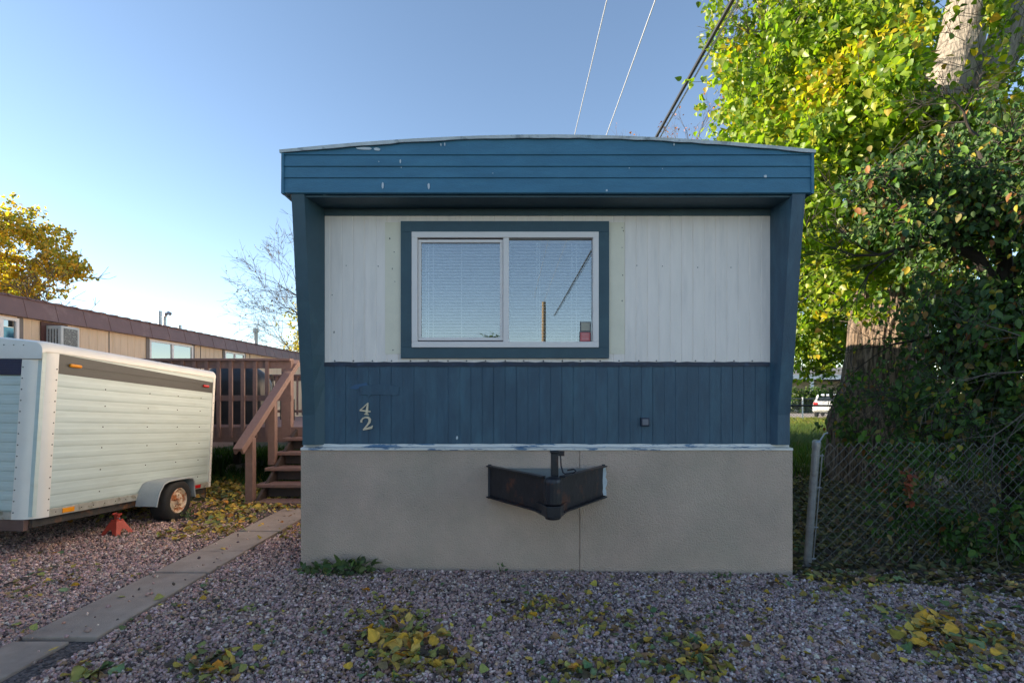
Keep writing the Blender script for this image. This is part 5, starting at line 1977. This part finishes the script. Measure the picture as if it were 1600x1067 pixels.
def leaf_mesh(colour, k):
    key = (colour, k)
    if key in leaf_meshes:
        return leaf_meshes[key]
    half = [(.0, .0), (.16, -.04), (.34, .04), (.45, .2), (.43, .38), (.33, .56), (.20, .74), (.08, .90), (.0, 1.02)]
    if k % 4 == 3:
        half = [(.0, .0), (.14, .08), (.24, .22), (.29, .4), (.27, .58), (.20, .75), (.10, .9), (.03, .98), (.0, 1.03)]
    rg = np.random.default_rng(1000 + k * 7 + hash(colour) % 1 + sum(map(ord, colour)))
    rows, v, f, cc = len(half), [], [], []
    curl, dr, tw = rg.uniform(-.25, .55), rg.uniform(-.35, .35), rg.uniform(-.3, .3)
    base = np.array(LC[colour][k % 2]) * rg.uniform(.8, 1.2)
    edge = np.array(LC['brown'][0]) if rg.uniform() < .5 else base * .8
    for i, (w, y) in enumerate(half):
        for s in (-1, -.5, 0, .5, 1):
            x = s * max(w, .004) * (1 + .08 * rg.uniform(-1, 1))
            z = curl * x * x * 1.6 + dr * (y - .5) ** 2 + tw * x * (y - .5) + (.035 * math.sin(i * 1.9 + s * 3)) * abs(s) - (.03 if s == 0 else 0)
            v.append((x, y - .5, z))
            q = abs(s)
            b = base * (1.12 if s == 0 else 1) * rg.uniform(.85, 1.12)
            cc.append(b * (1 - .55 * q * q * (rg.uniform() < .5)) + edge * .55 * q * q * (rg.uniform() < .5))
    for i in range(rows - 1):
        for k2 in range(4):
            a = i * 5 + k2
            f.append((a, a + 1, a + 6, a + 5))
    # stalk
    o = len(v)
    pts = [(0, -.5, -.03), (.02, -.65, .0), (.05, -.85, .04)]
    for x, y, z in pts:
        v += [(x - .014, y, z), (x + .014, y, z), (x, y, z + .02)]
        cc += [base * .8] * 3
    for i in range(2):
        for k2 in range(3):
            f.append((o + i * 3 + k2, o + i * 3 + (k2 + 1) % 3, o + i * 3 + 3 + (k2 + 1) % 3, o + i * 3 + 3 + k2))
    me = bpy.data.meshes.new('fallen_leaf')
    me.from_pydata(v, [], f)
    me.update()
    a = me.color_attributes.new('Col', 'FLOAT_COLOR', 'POINT')
    a.data.foreach_set('color', np.clip(np.c_[np.array(cc), np.ones(len(cc))], 0, 1).astype(np.float32).ravel())
    me.polygons.foreach_set('use_smooth', [True] * len(me.polygons))
    me.materials.append(M['dry_leaf'])
    leaf_meshes[key] = me
    return me


def drop_leaf(x, y, colour, size, where, zoff=.012, tilt=.35):
    o = bpy.data.objects.new('fallen_leaf', leaf_mesh(colour, int(rl.integers(0, 8))))
    o.location = (x, y, gz(x) + zoff + size * .10)
    o.rotation_euler = (rl.normal() * tilt, rl.normal() * tilt, rl.uniform(0, 6.28))
    o.scale = (size, size, size)
    COL.objects.link(o)
    return tag(o, f'{colour} fallen leaf {where}', 'leaf', f'{colour} leaves {where}')


def gp(px, py):
    Y = 1.5 * F / (py - CY)
    x = (px - CX) / F * Y
    Y = (1.5 - gz(x)) * F / (py - CY)
    return (px - CX) / F * Y, Y


piles = [(628, 1010, 60, 42, 44, 'in the yellow heap on the gravel', (.68, .10, .04, .14, .04), .080, .06),
         (700, 1045, 30, 20, 6, 'in the yellow heap on the gravel', (.5, .2, .1, .1, .1), .06, .02),
         (1450, 985, 75, 35, 34, 'in the heap below the fence bush', (.45, .30, .15, .04, .06), .075, .04),
         (1530, 1010, 60, 35, 26, 'in the heap below the fence bush', (.4, .3, .2, .04, .06), .07, .03),
         (1080, 1030, 55, 34, 30, 'in the mixed patch right of the middle', (.35, .3, .2, .05, .1), .058, .02),
         (915, 1050, 55, 14, 12, 'in the mixed patch right of the middle', (.3, .3, .2, .1, .1), .06, .02),
         (840, 950, 45, 18, 13, 'scattered below the black hitch', (.45, .35, .1, .02, .08), .055, .015),
         (960, 975, 70, 30, 14, 'scattered below the black hitch', (.3, .4, .2, .02, .08), .05, .01),
         (330, 1045, 50, 20, 14, 'beside the path in the corner', (.3, .2, .3, .14, .06), .07, .015),
         (150, 1055, 30, 12, 4, 'beside the path in the corner', (.1, .3, .3, .3, 0), .09, .02),
         (1330, 915, 120, 22, 22, 'along the foot of the fence', (.25, .4, .25, .03, .07), .065, .015)]
kinds = ['yellow', 'olive', 'green', 'orange', 'brown']
for px, py, sx, sy, n, where, pr, size, zo in piles:
    for i in range(n):
        qx, qy = px + rl.normal() * sx * .45, min(1075, py + rl.normal() * sy * .42)
        x, y = gp(qx, max(qy, 900))
        k = str(rl.choice(kinds, p=np.array(pr) / sum(pr)))
        drop_leaf(x, y, k, min(.09, size * rl.uniform(.7, 1.3)), where, .010 + rl.uniform(0, zo), .6)
for i in range(84):
    px, py = rl.uniform(300, 1320), 905 + 160 * rl.uniform() ** 1.0
    x, y = gp(px, py)
    if x < -2.45:
        continue
    drop_leaf(x, y, str(rl.choice(kinds, p=[.24, .34, .28, .04, .10])), rl.uniform(.03, .07), 'lying singly on the bare gravel', .010, .3)
for px, py, k, s in ((247, 941, 'olive', .07), (190, 937, 'olive', .055), (350, 861, 'yellow', .06), (84, 1021, 'yellow', .05), (410, 822, 'yellow', .05)):
    x, y = gp(px, py)
    drop_leaf(x, y, k, s, 'lying flat on the concrete path', .024, .12)
for i in range(24):
    px, py = rl.uniform(0, 300), rl.uniform(858, 985)
    x, y = gp(px, py)
    if x > -3.05:
        continue
    drop_leaf(x, y, str(rl.choice(kinds, p=[.35, .3, .25, .03, .07])), rl.uniform(.05, .095), 'on the gravel left of the path', .010, .3)


# dense leaf litter nobody could count
def litter(name, label, n, sampler, size, table, seed):
    rg = np.random.default_rng(seed)
    p = sampler(n, rg)
    n = len(p)
    z = -.0119 * np.clip(p[:, 0], -4, 4) + .006 + rg.uniform(0, .028, n)
    lp = np.c_[p, z]
    d = unit(np.c_[rg.normal(size=(n, 2)), rg.normal(size=n) * .3])
    nm = unit(np.c_[rg.normal(size=(n, 2)) * .4, np.ones(n)])
    o = leaves(name, lp, d, nm, rg.uniform(size[0], size[1], n), pick_cols(n, table, .3, rg), 'dry_leaf', None, 'cottonwood', .3, .3)
    return tag(o, label, 'leaves', kind='stuff')


def s_pile(n, rg):
    out = []
    for px, py, sx, sy, k, where, pr, size, zo in piles:
        q = np.c_[px + rg.normal(size=k * 9) * sx * .75, np.maximum(905, py + rg.normal(size=k * 9) * sy * .7)]
        out += [gp(a, b) for a, b in q]
    return np.array(out)


def s_patch(n, rg):
    p = np.c_[rg.uniform(-5, 5.5, n), rg.uniform(2.3, 4.45 + .9 * (rg.uniform(size=n) < .2), n)]
    p = p[(p[:, 1] < 4.45) | (p[:, 0] < -2.96)]
    n = len(p)
    dens = np.clip((noise3(np.c_[p, p[:, 0] * 0], 1.5, 12.0) + .05) * 1.4, .10, 1)
    return p[(rg.uniform(size=n) < dens) & ~((p[:, 0] > -2.95) & (p[:, 0] < -2.48))]


LP = [(2.5, (.50, .36, .06)), (3, (.30, .26, .07)), (1.2, (.14, .19, .07)), (2.2, (.26, .16, .08)), (1.5, (.08, .06, .04))]
LT = [(3, (.58, .40, .07)), (2.5, (.34, .29, .07)), (1.5, (.36, .23, .11)), (1, (.15, .19, .07)), (.5, (.5, .22, .04))]
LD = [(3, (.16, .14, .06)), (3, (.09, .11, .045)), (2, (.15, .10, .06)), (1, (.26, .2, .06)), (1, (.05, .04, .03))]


def s_left(n, rg):
    p = np.c_[rg.uniform(-5.2, -1.9, n), rg.uniform(5.3, 10.5, n)]
    dens = np.clip((p[:, 1] - 5.0 - (p[:, 0] < -3.7) * .9) / 1.1, 0, 1) * (noise3(np.c_[p, p[:, 0] * 0], 1.5, 2.0) * .9 + .62)
    onp = (p[:, 0] > -2.95) & (p[:, 0] < -2.48) & (p[:, 1] < 6.7)
    return p[(rg.uniform(size=n) < dens) & ~(onp & (rg.uniform(size=n) > .12))]


litter('leaf_litter', 'thick yellow leaf litter between the trailer and the wooden steps', 10000, s_left, (.04, .085), LT, 401)


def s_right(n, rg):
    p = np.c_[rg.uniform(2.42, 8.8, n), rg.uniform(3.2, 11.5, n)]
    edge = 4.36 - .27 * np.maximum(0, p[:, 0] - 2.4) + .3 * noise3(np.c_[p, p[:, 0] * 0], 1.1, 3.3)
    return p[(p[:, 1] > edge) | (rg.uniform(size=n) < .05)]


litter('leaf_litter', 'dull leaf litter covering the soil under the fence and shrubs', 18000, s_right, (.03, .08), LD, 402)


def s_back(n, rg):
    p = np.c_[rg.uniform(-8, 5.5, n), rg.uniform(2.3, 4.5, n)]
    return p[noise3(np.c_[p, p[:, 0] * 0], 1.6, 7.0) > .28]


litter('leaf_scraps', 'small scraps of dry leaf scattered through the gravel', 3600, s_back, (.012, .042), [(2, (.30, .23, .06)), (3, (.17, .18, .06)), (2, (.10, .14, .06)), (1, (.2, .12, .06)), (1, (.05, .045, .03))], 403)
litter('leaf_litter', 'small mixed leaves gathered round the larger leaf heaps', 1, s_pile, (.022, .06), LP, 404)
litter('leaf_litter', 'small yellow and green leaves strewn in drifts over the gravel', 4200, s_patch, (.020, .055), LP, 405)


def s_corner(n, rg):
    p = np.c_[rg.uniform(2.4, 5.2, n), rg.uniform(2.7, 4.5, n)]
    dens = np.clip(.18 + (p[:, 0] - 2.9) * .35 + noise3(np.c_[p, p[:, 0] * 0], 1.8, 31.0), 0, 1)
    return p[rg.uniform(size=n) < dens]


litter('leaf_litter', 'green and brown leaf litter spreading from under the shrub over the gravel', 900, s_corner, (.025, .07), LD + [(2, (.40, .30, .06)), (2, (.12, .19, .06))], 406)
